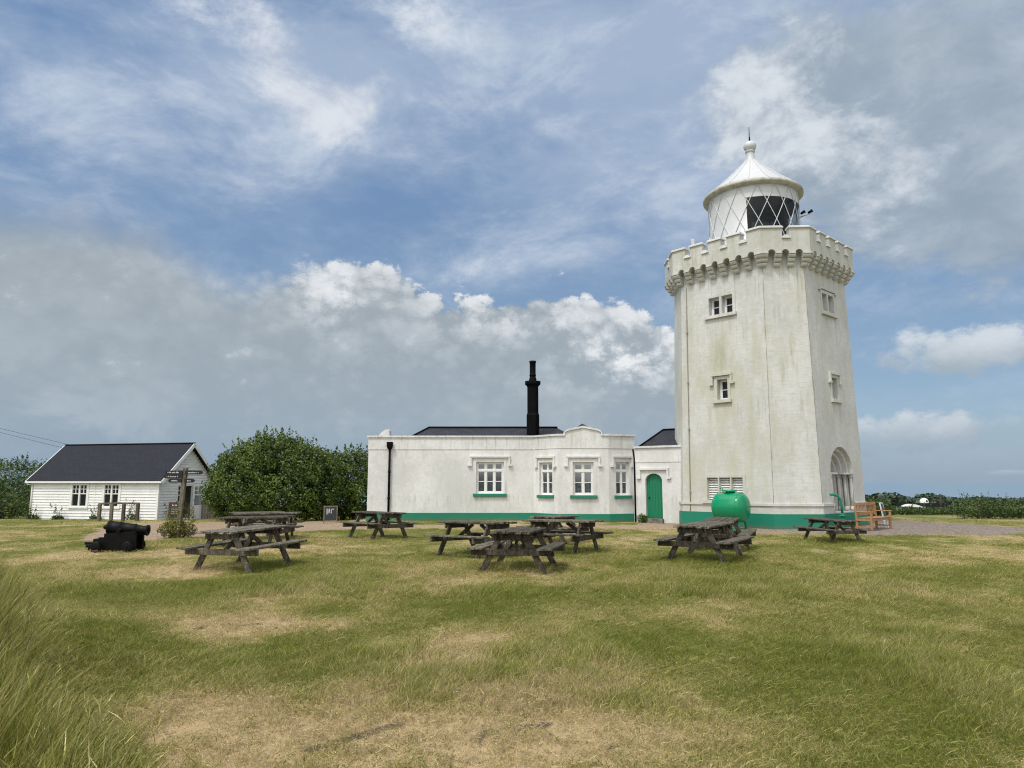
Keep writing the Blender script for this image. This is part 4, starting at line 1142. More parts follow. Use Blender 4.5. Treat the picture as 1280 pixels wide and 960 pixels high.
def shrub(name, label, cat, x, y, blobs, n, size, m, stems=3, group=None, shoots=0, z=None, inner=.45):
    """blobs: (dx, dy, dz, rx, ry, rz) lobes; leaves fill a ragged shell of each, with gaps"""
    t = empty(name, (x, y, gz1(x, y) if z is None else z)); tag(t, label, cat, group)
    B = np.array(blobs, float); w = (B[:, 3] * B[:, 5] + B[:, 3] * B[:, 4] + B[:, 4] * B[:, 5]) ** 1.0; w /= w.sum()
    k = rng.choice(len(B), n, p=w)
    d = rng.normal(size=(n, 3)); d /= np.linalg.norm(d, axis=1)[:, None]
    lump = 1 + .16 * np.sin(d[:, 0] * 7 + k) * np.sin(d[:, 1] * 6 + 2 * k) * np.cos(d[:, 2] * 8 + k) + .10 * np.sin(d[:, 0] * 17 + d[:, 2] * 13)
    rad = (1 - np.abs(rng.normal(0, .11, n))) * lump + np.where(rng.random(n) < .06, rng.uniform(0, .12, n), 0)
    deep = rng.random(n) < inner; rad = np.where(deep, rad * rng.uniform(.62, .86, n), rad)
    p = B[k, :3] + d * rad[:, None] * B[k, 3:]
    keep = p[:, 2] > .02
    for j in range(len(B)):                          # drop leaves buried deep in another lobe
        q = ((p - B[j, :3]) / B[j, 3:]); keep &= ~((np.linalg.norm(q, axis=1) < .60) & (k != j))
    g = fbm(p[:, 0] / size * .22 + 31, p[:, 2] / size * .22 + p[:, 1] * .7, 2, 2)
    keep &= (g > .30) | deep
    p, d, k, g = p[keep], d[keep], k[keep], g[keep]
    nr = d / B[k, 3:]; nr /= np.linalg.norm(nr, axis=1)[:, None]
    tint = .42 + (g - .5) * .9 + rng.normal(0, .16, len(p))
    if shoots:
        sp, sn = [], []
        top = np.argsort(-(nr[:, 2] + rng.normal(0, .25, len(p))))[:shoots]
        for i in top:
            h = rng.uniform(.25, .75); dirn = np.array([rng.normal(0, .22), rng.normal(0, .22), 1.0])
            q = rng.random((14, 1))
            sp.append(p[i] + dirn * h * q + rng.normal(0, .05, (14, 3)) * (1.1 - q)); sn.append(np.tile([0, 0, .4], (14, 1)) + rng.normal(0, .4, (14, 3)))
        sp = np.concatenate(sp); sn = np.concatenate(sn)
        p = np.concatenate([p, sp]); nr = np.concatenate([nr, sn]); tint = np.concatenate([tint, rng.normal(.62, .15, len(sp))])
    leaf_mesh('foliage', p, nr, size, tint, m, t)
    s = MB(); mz = max(b[2] for b in blobs)
    for i in range(stems):
        b = blobs[i % len(blobs)]; ox = b[0] * .35 + random.uniform(-.1, .1); oy = b[1] * .35
        s.tube([(ox, oy, -.1), ((ox + b[0]) / 2 + .05, (oy + b[1]) / 2, b[2] * .45), (b[0], b[1], b[2] * .9), (b[0] + b[3] * .4, b[1], b[2] + b[5] * .4)], [.09 * size / .14, .07 * size / .14, .05 * size / .14, .015 * size / .14], 6)
        s.tube([((ox + b[0]) / 2 + .05, (oy + b[1]) / 2, b[2] * .45), (b[0] - b[3] * .45, b[1] - b[4] * .2, b[2] + b[5] * .2)], [.05 * size / .14, .015 * size / .14], 6)
    s.build('stem', bark, t)
    return t
def lobes(w, d, h, n, seed, base=.15):
    r = random.Random(seed); out = []
    for i in range(n):
        a = (i + .5) / n * 2 - 1
        x = a * w / 2 * .72 + r.uniform(-.06, .06) * w; hh = h * (1 - .30 * abs(a) ** 2.2) * r.uniform(.90, 1.04)
        rz_ = hh * (1 - base) / 2
        out.append((x, r.uniform(-.2, .2) * d, hh - rz_, w / n * 1.05 + .12 * w, d * .5 * r.uniform(.8, 1.05), rz_))
    return out
# ---- the big evergreen and its neighbour
big = [(-2.1, 0, 1.75, 1.45, 1.7, 1.75), (-1.6, .2, 2.5, 1.5, 1.8, 1.35), (-.7, 0, 2.75, 1.75, 2.0, 1.62), (.2, .3, 3.0, 1.9, 2.0, 1.50), (1.4, 0, 2.45, 1.9, 1.9, 1.65), (-1.3, -.7, 1.5, 1.7, 1.7, 1.5), (.6, -.8, 1.5, 2.0, 1.6, 1.5), (2.2, -.2, 1.55, 1.6, 1.6, 1.55), (-2.45, -.1, 1.6, 1.0, 1.2, 1.2)]
shrub('evergreen_bush', 'huge rounded dark evergreen bush between hut and cottage', 'bush', -12.75, 38.3, big, 95000, .135, leaf_dark, 5, shoots=150)
nb2 = [(-1.3, 0, 2.35, 1.6, 1.6, 1.45), (.2, .2, 2.45, 1.7, 1.7, 1.45), (1.6, 0, 2.3, 1.7, 1.6, 1.4), (-.8, -.5, 1.3, 1.7, 1.5, 1.3), (1.0, -.5, 1.3, 1.8, 1.5, 1.3), (2.8, .4, 2.0, 1.5, 1.5, 1.4)]
shrub('evergreen_bush', 'lower dark evergreen bush touching the end of the cottage', 'bush', -9.0, 40.3, nb2, 52000, .135, leaf_dark, 4, shoots=70)
# ---- yellow-green bush at the fingerpost, small shrub by the door, weeds at the hut
shrub('low_bush', 'small yellow-green bush at the foot of the fingerpost', 'bush', -9.72, 20.98, [(-.22, 0, .22, .30, .28, .24), (.0, -.05, .27, .30, .28, .26), (.30, .1, .20, .25, .24, .20), (-.05, .12, .30, .25, .22, .22)], 2600, .055, leaf_yel, 4, shoots=40)
shrub('low_bush', 'small round dark bush beside the arched green door', 'bush', 5.18, 28.85, [(0, 0, .17, .21, .18, .18), (.10, 0, .14, .16, .16, .15)], 900, .055, leaf_dark, 2)
for i, (s, h_, lb) in enumerate(((.55, .45, 'ragged green weed at the foot of the hut drainpipe'), (2.3, .38, 'low weed under the gap before the first hut window'), (4.9, .40, 'low weed between the two hut windows'), (7.35, .62, 'tall weed by the hut wall at the end of the timber rail'))):
    p = FL_(s, 0, .30)
    shrub('weed', lb, 'weed', p.x, p.y, [(-.12, 0, h_ * .45, .22, .15, h_ * .5), (.15, 0, h_ * .38, .20, .15, h_ * .42)], 500, .09, leaf_mid, 2, group='weeds along the hut wall', shoots=8, z=HZ)
# ---- woodland behind the hut
wd = [('far_tree', 'broad dark tree rising behind the hut gutter end', -37.5, 54, 9.5, 5.0, 4.6, 5), ('far_tree', 'rounded dark tree at the edge of the photo behind the hut', -45.5, 55, 9.5, 5.0, 4.7, 5),
      ('scrub_bush', 'dense green scrub bush in front of the trees beside the hut', -33.2, 45.5, 6.2, 3.4, 2.95, 4), ('scrub_bush', 'lower scrub bush at the edge of the photo beside the hut', -38.4, 47, 6.0, 3.6, 2.6, 4),
      ('scrub_bush', 'small light green scrub bush close to the hut drainpipe', -30.2, 43.0, 2.6, 2.0, 1.35, 3)]
for i, (nm, lb, x, y, w, d, h_, nl) in enumerate(wd):
    shrub(nm, lb, 'tree' if nm == 'far_tree' else 'bush', x, y, lobes(w, d, h_, nl, 20 + i) + lobes(w * .9, d, h_ * .55, nl, 40 + i), int(5200 * w * h_ / 9), .17, leaf_mid, 4, group='trees and scrub beside the hut', shoots=30)
# ---- hedge on the right, shrubs by the tower
hd = [(28.5, 44.0, 2.3, 1.36, 'tallest bush of the far hedge, nearest to the telegraph pole'), (30.9, 44.6, 2.5, 1.06, 'second bush of the far hedge from the telegraph pole'), (33.3, 45.0, 2.5, .84, 'third bush of the far hedge from the telegraph pole'),
      (35.8, 45.6, 2.5, .98, 'fourth bush of the far hedge from the telegraph pole'), (38.4, 46.2, 2.7, .86, 'last bush of the far hedge, at the edge of the photo')]
for i, (x, y, w, h_, lb) in enumerate(hd):
    shrub('hedge_bush', lb, 'bush', x, y, lobes(w * 1.15, 1.8, h_, 3, 60 + i, .05) + lobes(w, 1.6, h_ * .7, 2, 80 + i, .02), 5200, .11, leaf_mid, 3, group='hedge bushes beyond the gravel', shoots=14)
low = [(27.6, 55.0, 2.3, 1.35, 'dark bush just beside the lighthouse base'), (32.5, 60, 4.6, 0.70, 'low bush in front of the long shed'), (36.2, 61, 4.2, .60, 'low dark bush below the telegraph pole')]
for i, (x, y, w, h_, lb) in enumerate(low):
    shrub('hedge_bush', lb, 'bush', x, y, lobes(w, 2.0, h_, 4, 90 + i, .05), 4200, .14, leaf_mid, 3, group='hedge bushes beyond the gravel', shoots=3)
# ---- far wood: one mass of countless crowns
P_, N_, T_ = [], [], []
for i in range(150):
    u = rng.uniform(.42, .95) if i < 110 else rng.uniform(-1.0, -.60); y = rng.uniform(300, 420); x = u * y
    hgt = rng.uniform(2.8, 5.4) * (1.0 if u < .60 else .70); r0 = rng.uniform(4, 8)
    d = rng.normal(size=(170, 3)); d /= np.linalg.norm(d, axis=1)[:, None]
    P_.append(np.array([x, y, gz1(x, y) + hgt * .5]) + d * [r0, r0, hgt * .5] * rng.uniform(.75, 1.05, (170, 1))); N_.append(d); T_.append(.5 + rng.normal(0, .2, 170))
tag(leaf_mesh('far_wood', np.concatenate(P_), np.concatenate(N_), 2.2, np.concatenate(T_), leaf_far, aspect=.8), kind='stuff')

# ================================================================= GROUND
def axis(lo, a, b, hi, step, grow=1.35):
    mid = list(np.arange(a, b + 1e-6, step)); s = step; L = []; x = a
    while x > lo: s *= grow; x -= s; L.append(max(x, lo))
    s = step; x = b; Rr_ = []
    while x < hi: s *= grow; x += s; Rr_.append(min(x, hi))
    return np.array(L[::-1] + mid + Rr_)
gx = axis(-1600, -22, 22, 1600, .2); gy = axis(-60, 3.0, 38, 1200, .2)
X, Y = np.meshgrid(gx, gy); Z = gz(X, Y)
GRAVEL = [(-7, 23.9), (-4, 25.0), (2, 25.1), (6, 24.6), (7, 22.7), (9, 22.4), (15, 22.2), (17.5, 24), (18.5, 28), (17, 31), (13, 33), (9, 30), (6.9, 27.7), (5.2, 28.7), (4.4, 27.3), (-4, 27.3), (-6.8, 28.2), (-6.9, 36), (-13, 36.5), (-16.3, 34), (-16, 29), (-13.6, 23.2), (-12, 19.8), (-10.3, 20.0), (-9, 21.9)]
def inside(px, py, poly):
    r = np.zeros(px.shape, bool); n = len(poly)
    for i in range(n):
        x0, y0 = poly[i]; x1, y1 = poly[(i + 1) % n]
        c = (y0 > py) != (y1 > py)
        r ^= c & (px < (x1 - x0) * (py - y0) / (y1 - y0 + 1e-12) + x0)
    return r
def gravel_at(x, y):
    jx = (fbm(x * .9, y * .9, 21, 3) - .5) * 1.3 + (fbm(x * 4, y * 4, 23, 2) - .5) * .5; jy = (fbm(x * .9 + 40, y * .9, 22, 3) - .5) * 1.1 + (fbm(x * 4, y * 4 + 9, 24, 2) - .5) * .4
    return inside(x + jx, y + jy, GRAVEL)
BLOB = [(-3.3,8.6,0.7,1.1,0.60),(-3.9,8.2,1.1,0.5,0.30),(-0.6,6.6,0.4,0.4,0.60),(-0.2,7.6,0.5,0.6,0.45),(-1.2,5.1,1.4,0.8,0.60),(-2.2,5.3,0.5,0.5,0.60),(0.3,5.3,0.7,0.6,0.45),(1.0,4.6,0.7,0.5,0.40),(-0.4,4.5,1.2,0.5,0.35),(-7.3,13.1,1.7,1.2,0.50),(-9.6,15.1,1.3,1.6,0.40),(-5.8,13.5,0.9,1.0,0.40),(-1.1,12.6,1.7,1.5,0.30),(9.0,15.1,2.0,1.9,0.45),(3.3,9.4,0.6,0.6,0.30),(5.4,10.8,1.4,0.9,0.30),(4.4,7.2,0.6,0.3,0.25),(-2.2,14.4,0.9,1.4,0.30),(-4.6,10.8,1.8,1.1,-0.50),(-4.3,11.6,0.8,0.9,-0.40),(-1.6,7.6,0.8,0.5,-0.25),(0.0,10.4,0.7,0.7,-0.40),(-0.5,9.3,0.6,0.6,-0.35),(1.0,7.6,0.7,0.8,-0.30),(2.0,7.2,0.9,0.9,-0.45),(2.6,6.6,0.6,0.6,-0.30),(-2.3,9.4,1.0,0.8,-0.30),(3.2,5.9,1.0,0.9,-0.10),(0.8,5.4,0.3,0.2,-0.40),(-4.1,6.6,0.7,1.8,-0.10),(0.0,15.1,0.7,1.2,-0.40),(-4.3,13.5,0.9,1.0,-0.50),(3.8,14.4,0.9,1.1,-0.40),(8.7,19.5,1.1,1.3,-0.40)]
SOIL = [(0.21,5.01,.10,.09),(-0.15,4.58,.07,.07),(-0.27,4.54,.06,.06),(0.17,4.52,.09,.05),(-2.10,4.86,.10,.06),(-0.57,4.31,.12,.05),(-7.49,11.79,.3,.25),(-2.86,8.49,.15,.12),(-7.80,12.37,.25,.2),(-0.20,4.30,.16,.06),(-2.08,5.01,.08,.06),(0.58,4.58,.08,.05),(-.75,4.62,.07,.05),(.85,4.75,.06,.04)]
def dry_at(x, y):
    v = .445 + .06 * sm(y, 12, 16) * (1 - sm(y, 19, 23)) + (fbm(x * .38, y * .30, 31, 4) - .5) * .85 + (fbm(x * 1.7, y * 1.2, 37, 4) - .5) * .95 + (fbm(x * 5.5, y * 4.0, 39, 3) - .5) * .55
    for bx, by, rx, ry, a in BLOB: v = v + .95 * a * np.exp(-(((x - bx) / rx) ** 2 + ((y - by) / ry) ** 2))
    return np.clip(v, 0, 1)
for _ in range(46):
    SOIL.append((random.gauss(-.5, 1.0), random.uniform(4.2, 5.6), random.uniform(.025, .08), random.uniform(.02, .055)))
for _ in range(14):
    SOIL.append((random.gauss(-3.2, .6), random.uniform(7.8, 9.2), random.uniform(.05, .12), random.uniform(.05, .10)))
def soil_at(x, y):
    j = (fbm(x * 14, y * 14, 61, 2) - .5) * .05; x = x + j; y = y - j
    v = np.zeros(np.shape(x))
    for bx, by, rx, ry in SOIL: v = np.maximum(v, np.exp(-(((x - bx) / rx) ** 2 + ((y - by) / ry) ** 2) * .8))
    return v
ny, nx = X.shape; idx = np.arange(nx * ny).reshape(ny, nx)
quad = np.stack([idx[:-1, :-1], idx[:-1, 1:], idx[1:, 1:], idx[1:, :-1]], -1).reshape(-1, 4)
mx_ = ((X[:-1, :-1] + X[1:, 1:]) / 2).reshape(-1); my_ = ((Y[:-1, :-1] + Y[1:, 1:]) / 2).reshape(-1)
gmask = gravel_at(mx_, my_)
co = np.stack([X, Y, Z], -1).reshape(-1, 3)
def sheet(name, sel, m):
    q = quad[sel]; u, inv = np.unique(q, return_inverse=True); inv = inv.reshape(q.shape).astype(np.int32)
    me = bpy.data.meshes.new(name); v = co[u]
    me.vertices.add(len(v)); me.vertices.foreach_set('co', v.reshape(-1))
    me.loops.add(inv.size); me.loops.foreach_set('vertex_index', inv.reshape(-1))
    me.polygons.add(len(inv)); me.polygons.foreach_set('loop_start', np.arange(0, inv.size, 4, dtype=np.int32))
    me.update(calc_edges=True); me.polygons.foreach_set('use_smooth', np.ones(len(inv), bool))
    for nm, val in (('dry', dry_at(v[:, 0], v[:, 1])), ('soil', soil_at(v[:, 0], v[:, 1])), ('far', sm(np.hypot(v[:, 0], v[:, 1]), 40, 90))):
        me.attributes.new(nm, 'FLOAT', 'POINT').data.foreach_set('value', val.astype(np.float32))
    me.materials.append(m)
    o = bpy.data.objects.new(name, me); COL.objects.link(o)
    return tag(o, kind='structure')
sheet('lawn', ~gmask, lawn_m); sheet('gravel_path', gmask, gravel_m)
m = MB(); m.poly([(-40000, -40000, -75), (40000, -40000, -75), (40000, 60000, -75), (-40000, 60000, -75)]); tag(m.build('sea', water_m), kind='structure')

# ================================================================= GRASS
tufts = bpy.data.collections.new('grass_tufts')              # templates, used only through instancing
def tuft(name, nb, h, rad, wid, bend, stemmy=False):
    v, f, bl, up = [], [], [], []
    for i in range(nb):
        a = random.uniform(0, 6.283); r = rad * math.sqrt(random.random()); bx, by = r * math.cos(a), r * math.sin(a)
        hh = h * random.uniform(.45, 1.15); da = random.uniform(0, 6.283); bd = bend * random.uniform(.2, 1.3) * hh
        lean = Vector((math.cos(da), math.sin(da), 0)) * bd + Vector(((.05 if stemmy else .24) * hh, -.05 * hh, 0))
        sa = random.uniform(0, 3.1416); side = Vector((math.cos(sa), math.sin(sa), 0)) * wid * random.uniform(.7, 1.3) / 2
        b0 = len(v); rb = random.random(); seg = 4 if stemmy else 3
        for j in range(seg + 1):
            t = j / seg; c = Vector((bx, by, 0)) + lean * t * t + Vector((0, 0, hh * t * (1 - .18 * t * bend)))
            wv = side * (1 - t * .85)
            if stemmy and i % 3 == 0: wv = side * (.45 if j < seg - 1 else (1.9 if j == seg - 1 else .2))
            v += [tuple(c - wv), tuple(c + wv)]; bl += [rb, rb]; up += [t, t]
            if j: k = b0 + 2 * j; f.append((k - 2, k - 1, k + 1, k))
    me = bpy.data.meshes.new(name); me.from_pydata(v, [], f); me.update()
    me.attributes.new('blade', 'FLOAT', 'POINT').data.foreach_set('value', bl); me.attributes.new('up', 'FLOAT', 'POINT').data.foreach_set('value', up)
    me.materials.append(grass_m)
    o = bpy.data.objects.new(name, me); tufts.objects.link(o)
    return o
for i in range(6): tuft('a_short_tuft_%d' % i, 26, .060, .085, .0052, .9)
for i in range(4): tuft('b_long_tuft_%d' % i, 26, .115, .09, .0055, .85)
for i in range(4): tuft('c_tall_tuft_%d' % i, 46, .52, .16, .0036, .34, True)

def grass_field(name, P3, scale, rot, dry, pick, label=None):
    me = bpy.data.meshes.new(name); n = len(P3)
    me.vertices.add(n); me.vertices.foreach_set('co', P3.astype(np.float32).reshape(-1)); me.update()
    me.attributes.new('sc', 'FLOAT_VECTOR', 'POINT').data.foreach_set('vector', scale.astype(np.float32).reshape(-1))
    me.attributes.new('ro', 'FLOAT_VECTOR', 'POINT').data.foreach_set('vector', rot.astype(np.float32).reshape(-1))
    me.attributes.new('dry', 'FLOAT', 'POINT').data.foreach_set('value', dry.astype(np.float32))
    me.attributes.new('pick', 'INT', 'POINT').data.foreach_set('value', pick.astype(np.int32))
    o = bpy.data.objects.new(name, me); COL.objects.link(o); tag(o, kind='stuff')
    g = bpy.data.node_groups.new(name + '_scatter', 'GeometryNodeTree')
    g.interface.new_socket('Geometry', in_out='INPUT', socket_type='NodeSocketGeometry'); g.interface.new_socket('Geometry', in_out='OUTPUT', socket_type='NodeSocketGeometry')
    N = g.nodes; gi = N.new('NodeGroupInput'); go = N.new('NodeGroupOutput'); ip = N.new('GeometryNodeInstanceOnPoints'); ci = N.new('GeometryNodeCollectionInfo')
    ci.inputs['Collection'].default_value = tufts; ci.inputs['Separate Children'].default_value = True; ci.inputs['Reset Children'].default_value = True
    def attr(nm, typ):
        a = N.new('GeometryNodeInputNamedAttribute'); a.data_type = typ; a.inputs['Name'].default_value = nm
        return [s for s in a.outputs if s.enabled and s.name == 'Attribute'][0]
    L = g.links; L.new(gi.outputs[0], ip.inputs['Points']); L.new(ci.outputs[0], ip.inputs['Instance'])
    ip.inputs['Pick Instance'].default_value = True
    L.new(attr('pick', 'INT'), ip.inputs['Instance Index']); L.new(attr('sc', 'FLOAT_VECTOR'), ip.inputs['Scale'])
    L.new(attr('ro', 'FLOAT_VECTOR'), ip.inputs['Rotation'])
    L.new(ip.outputs[0], go.inputs[0])
    md = o.modifiers.new('scatter', 'NODES'); md.node_group = g
    return o
foot = [[(-6.3, 30.2), (.9, 30.2), (1.85, 29.1), (4.0, 29.1), (6.8, 27.8), (7, 45), (-6.3, 45)]]
def wedge(y0, y1, dens, k=.77):
    a = 2.6 if y0 < 16 else 0.0                    # a margin either side for a step left or right
    area = k * (y1 ** 2 - y0 ** 2) + 2 * a * (y1 - y0); n = int(area * dens)
    y = np.sqrt(rng.uniform(y0 ** 2, y1 ** 2, n)); x = rng.uniform(-1, 1, n) * (k * y + a)
    return x, y
parts_ = []
for y0, y1, dens, s in ((3.9, 6.5, 850, 1.0), (6.5, 10, 480, 1.1), (10, 16, 230, 1.3), (16, 27, 95, 1.6), (27, 42, 18, 2.4)):
    x, y = wedge(y0, y1, dens); parts_.append((x, y, np.full(len(x), s)))
gxp = np.concatenate([p[0] for p in parts_]); gyp = np.concatenate([p[1] for p in parts_]); gs = np.concatenate([p[2] for p in parts_])
dr_v = dry_at(gxp, gyp); so_v = soil_at(gxp, gyp); lng = fbm(gxp * .55, gyp * .45, 51, 3)
keep = ~gravel_at(gxp, gyp) & ~inside(gxp, gyp, foot[0]) & (so_v < .36 + .5 * rng.random(len(gxp)))
keep &= (np.hypot(gxp - TX, gyp - TY) > 3.5) & (rng.random(len(gxp)) < 1.05 - .22 * dr_v)
under = np.zeros(len(gxp), bool)
hutx = ((gxp - HR.x) * FL_.t.x + (gyp - HR.y) * FL_.t.y); huty = ((gxp - HR.x) * FG.t.x + (gyp - HR.y) * FG.t.y)
keep &= ~((hutx > -8.7) & (hutx < 0) & (huty > -.05) & (huty < 5.1))
gxp, gyp, gs, dr_v, lng = gxp[keep], gyp[keep], gs[keep], dr_v[keep], lng[keep]
n = len(gxp)
tall_t = np.zeros(n)
for (tx, ty, *_r) in tables: tall_t = np.maximum(tall_t, np.exp(-((gxp - tx) ** 2 + (gyp - ty) ** 2) / .6))
hgt = (.54 + 1.08 * sm(lng, .35, .70)) * (1 - .38 * sm(dr_v, .55, .95)) * (1 + .95 * tall_t)
hgt *= np.where(gyp > 20, .62, 1.0) * rng.uniform(.7, 1.3, n) * (.45 + 1.15 * fbm(gxp * 2.8, gyp * 2.2, 57, 3))
hgt *= 1 - .45 * sm(gyp, 9, 15)
longp = (hgt > 1.15) & (rng.random(n) < .6)
pick = np.where(longp, 6 + rng.integers(0, 4, n), rng.integers(0, 6, n)); hz_ = np.where(longp, hgt * .62, hgt)
P3 = np.stack([gxp, gyp, gz(gxp, gyp) - .004], -1)
sc3 = np.stack([gs, gs, hz_ * (.75 + .25 * gs)], -1)
flat = .10 + .38 * sm(dr_v, .5, .9)
rot = np.stack([rng.normal(0, 1, n) * flat, rng.normal(0, 1, n) * flat, rng.normal(0, .75, n)], -1)
weed = rng.random(n) < .018
dryv = np.clip(dr_v + rng.normal(0, .15, n) - .30 * tall_t - .06 * sm(gxp, -1, 4), 0, 1); dryv[weed] = rng.uniform(0, .2, weed.sum()); sc3[weed] *= rng.uniform(1.1, 1.7, (weed.sum(), 1))
grass_field('lawn_grass', P3, sc3, rot, dryv, pick)
# ---- tall grass bank at the edge of the view
n = 13000
x = rng.uniform(-7.2, -1.8, n); y = rng.uniform(3.6, 10.5, n)
edge = -x - (-1.0 + .76 * y) + (fbm(x * 1.1, y * 1.1, 71, 3) - .5) * 1.0
pr_ = sm(edge, -.35, .55) * (1 - sm(y, 8.0, 10.2)); keep = rng.random(n) < pr_ * .9
x, y, edge = x[keep], y[keep], edge[keep]; n = len(x)
hs_ = (.26 + 1.12 * sm(edge, -.1, 1.5)) * rng.uniform(.7, 1.2, n) * 1.0
yel = sm(fbm(x * .8, y * .8, 77, 2), .35, .65)
grass_field('tall_grass', np.stack([x, y, gz(x, y) - .01], -1), np.stack([np.full(n, 1.0), np.full(n, 1.0), hs_], -1),
            np.stack([rng.normal(0, .12, n), rng.normal(.02, .12, n), rng.normal(0, 1.2, n)], -1), np.clip(.36 + .22 * yel + rng.normal(0, .12, n), 0, 1), 10 + rng.integers(0, 4, n))

# ================================================================= SKY, SUN, CAMERA
SUN_EL, SUN_AZ = R(60), R(219)                      # high, behind and left of the camera
W = bpy.data.worlds.new('World'); S.world = W; W.use_nodes = True
nt = NT(W.node_tree); bg = W.node_tree.nodes['Background']
sky = nt.n('ShaderNodeTexSky', sky_type='NISHITA'); sky.sun_disc = False; sky.sun_elevation = SUN_EL; sky.sun_rotation = SUN_AZ
sky.air_density = 1.0; sky.dust_density = .6; sky.ozone_density = 3.0; sky.altitude = 100
STR_BG = .10
tc = nt.n('ShaderNodeTexCoord').outputs['Generated']
sx = nt.n('ShaderNodeSeparateXYZ'); nt.link(tc, sx.inputs[0])
dx, dy, dz = (E(nt, sx.outputs[i]) for i in range(3))
az = nt.m('ARCTAN2', dx, dy) * 57.2958; el = nt.m('ARCSINE', dz) * 57.2958
def vec(sa, se, oz=0.0):
    c = nt.n('ShaderNodeCombineXYZ'); nt.setin(c, 0, az * sa); nt.setin(c, 1, el * se); c.inputs[2].default_value = oz
    return c.outputs[0]
def gauss(a0, e0, ra, re):
    u = (az - a0) * (1 / ra); v = (el - e0) * (1 / re)
    return nt.m('EXPONENT', (u * u + v * v) * -1.0)
def rgauss(a0, e0, ra, re, deg):
    ca, sa = math.cos(R(deg)), math.sin(R(deg)); p = az - a0; q = el - e0
    u = (p * ca + q * sa) * (1 / ra); v = (q * ca - p * sa) * (1 / re)
    return nt.m('EXPONENT', (u * u + v * v) * -1.0)
nb_ = nt.noise(vec(.055, .085, 1), 1.0, 8, .60, .25)          # billows
nf = nt.noise(vec(.16, .26, 4), 1.0, 10, .64, .3)
def puffs(sa, se, oz, w=.35):
    """cauliflower heads: rounded cells on warped coordinates"""
    ad = nt.n('ShaderNodeVectorMath', operation='MULTIPLY_ADD'); nz = nt.n('ShaderNodeTexNoise'); nt.link(vec(sa * 1.6, se * 1.6, oz), nz.inputs['Vector']); nz.inputs['Detail'].default_value = 6
    nt.link(nz.outputs['Color'], ad.inputs[0]); ad.inputs[1].default_value = (w, w, 0); nt.link(vec(sa, se, oz), ad.inputs[2])
    v = nt.n('ShaderNodeTexVoronoi', feature='SMOOTH_F1'); nt.link(ad.outputs[0], v.inputs['Vector']); v.inputs['Scale'].default_value = 1.0; v.inputs['Smoothness'].default_value = .35
    return 1.0 - E(nt, v.outputs['Distance']) * 1.25
pf = puffs(.30, .42, 3.3, .8) * .6 + puffs(.85, 1.1, 7.1, .7) * .4              # fine billows
nw = nt.noise(vec(.035, .10, 9), 1.0, 9, .62, .35)            # wisps
nh = nt.noise(nt.scale(vec(.05, .11, 2), (1, 1, 1), rot=(0, 0, R(-38))), 1.6, 9, .66, .30)
K = 1 / STR_BG
def col(r, g, b): return C(r * K, g * K, b * K)
c = nt.mul(sky.outputs[0], C(1.0, 1.0, 1.0))
# blue tinted to a hazy summer sky, paler towards the sea
c = nt.mix(.55, c, nt.mix(nt.ramp01(el, 0, 34), col(.27, .395, .54), col(.185, .330, .585)))
# high veils
mv = .47 + gauss(-16, 29, 9, 5.0) * .75 + gauss(3, 34, 14, 7) * .42 + gauss(-34, 27, 9, 8) * .30 + gauss(8, 21, 12, 4) * .22 + gauss(22, 32, 20, 8) * .5
va_ = nt.ramp01((nw * .5 + nh * .35 + nf * .25) + mv * .42, .66, 1.02)
c = nt.mix(va_ * .85, c, nt.mix(nt.ramp01(nh, .42, .70), col(.40, .495, .645), col(.62, .69, .79)))
# the bright streak high on the left
st_ = nt.ramp01(rgauss(-19.5, 31.2, 8.5, 2.9, -33) * 1.0 + rgauss(-15, 28.2, 5.0, 1.5, 4) * .8 + rgauss(-11.5, 30.5, 4.2, .9, 42) * .55 + rgauss(-8, 35, 8, 2, -10) * .5 + (nh - .5) * 2.1 + (nf - .5) * 1.2, .34, 1.10)
c = nt.mix(st_ * .9, c, nt.mix(nt.ramp01(nf * .5 + nh * .5, .40, .62), col(.47, .535, .66), col(.74, .78, .84)))
# big soft cloud on the right
mr = gauss(31, 27, 13, 9) * 1.0 + gauss(38, 18, 10, 7) * .95 + gauss(21, 27, 5.5, 5) * .65 + gauss(27, 20, 6, 5) * .45
ra_ = nt.ramp01(mr + (nb_ - .5) * 1.3 + (nf - .5) * 1.0 + (pf - .5) * .3, .36, .84)
rb = nt.ramp01(gauss(21, 26.5, 7, 6) * .8 + gauss(29, 22, 5, 4) * .45 + (nf - .5) * 1.7 + (pf - .5) * .5 + (nb_ - .5) * .8, .12, .90)
rc = nt.mix(rb, nt.mix(nt.ramp01(nb_ * .6 + nf * .4, .38, .62), col(.31, .385, .465), col(.47, .54, .62)), col(.72, .765, .815))
c = nt.mix(ra_ * .92, c, rc)
# cumulus bank along the lower sky
rp = nt.n('ShaderNodeValToRGB'); rp.color_ramp.interpolation = 'B_SPLINE'
bank = [(-45, 20), (-37.2, 20), (-31, 21), (-27.5, 20), (-24.5, 17.4), (-21.6, 15.9), (-18.9, 15.9), (-16, 17.4), (-13, 17.2), (-10, 17.9), (-6.6, 15.2), (-2.6, 14.8), (3.3, 16.0), (8, 14.4), (12.5, 12.9), (17, 10), (20, 2), (24, -6)]
while len(rp.color_ramp.elements) < len(bank): rp.color_ramp.elements.new(.5)
for e_, (a, b) in zip(rp.color_ramp.elements, bank):
    e_.position = (a + 45) / 90; v_ = (b + 10) / 40; e_.color = (v_, v_, v_, 1)
rp.inputs[0]; nt.setin(rp, 0, nt.ramp01(az, -45, 45, False))
bsep = nt.n('ShaderNodeSeparateColor'); nt.link(rp.outputs[0], bsep.inputs[0])
bnd = E(nt, bsep.outputs[0]) * 40 - 10
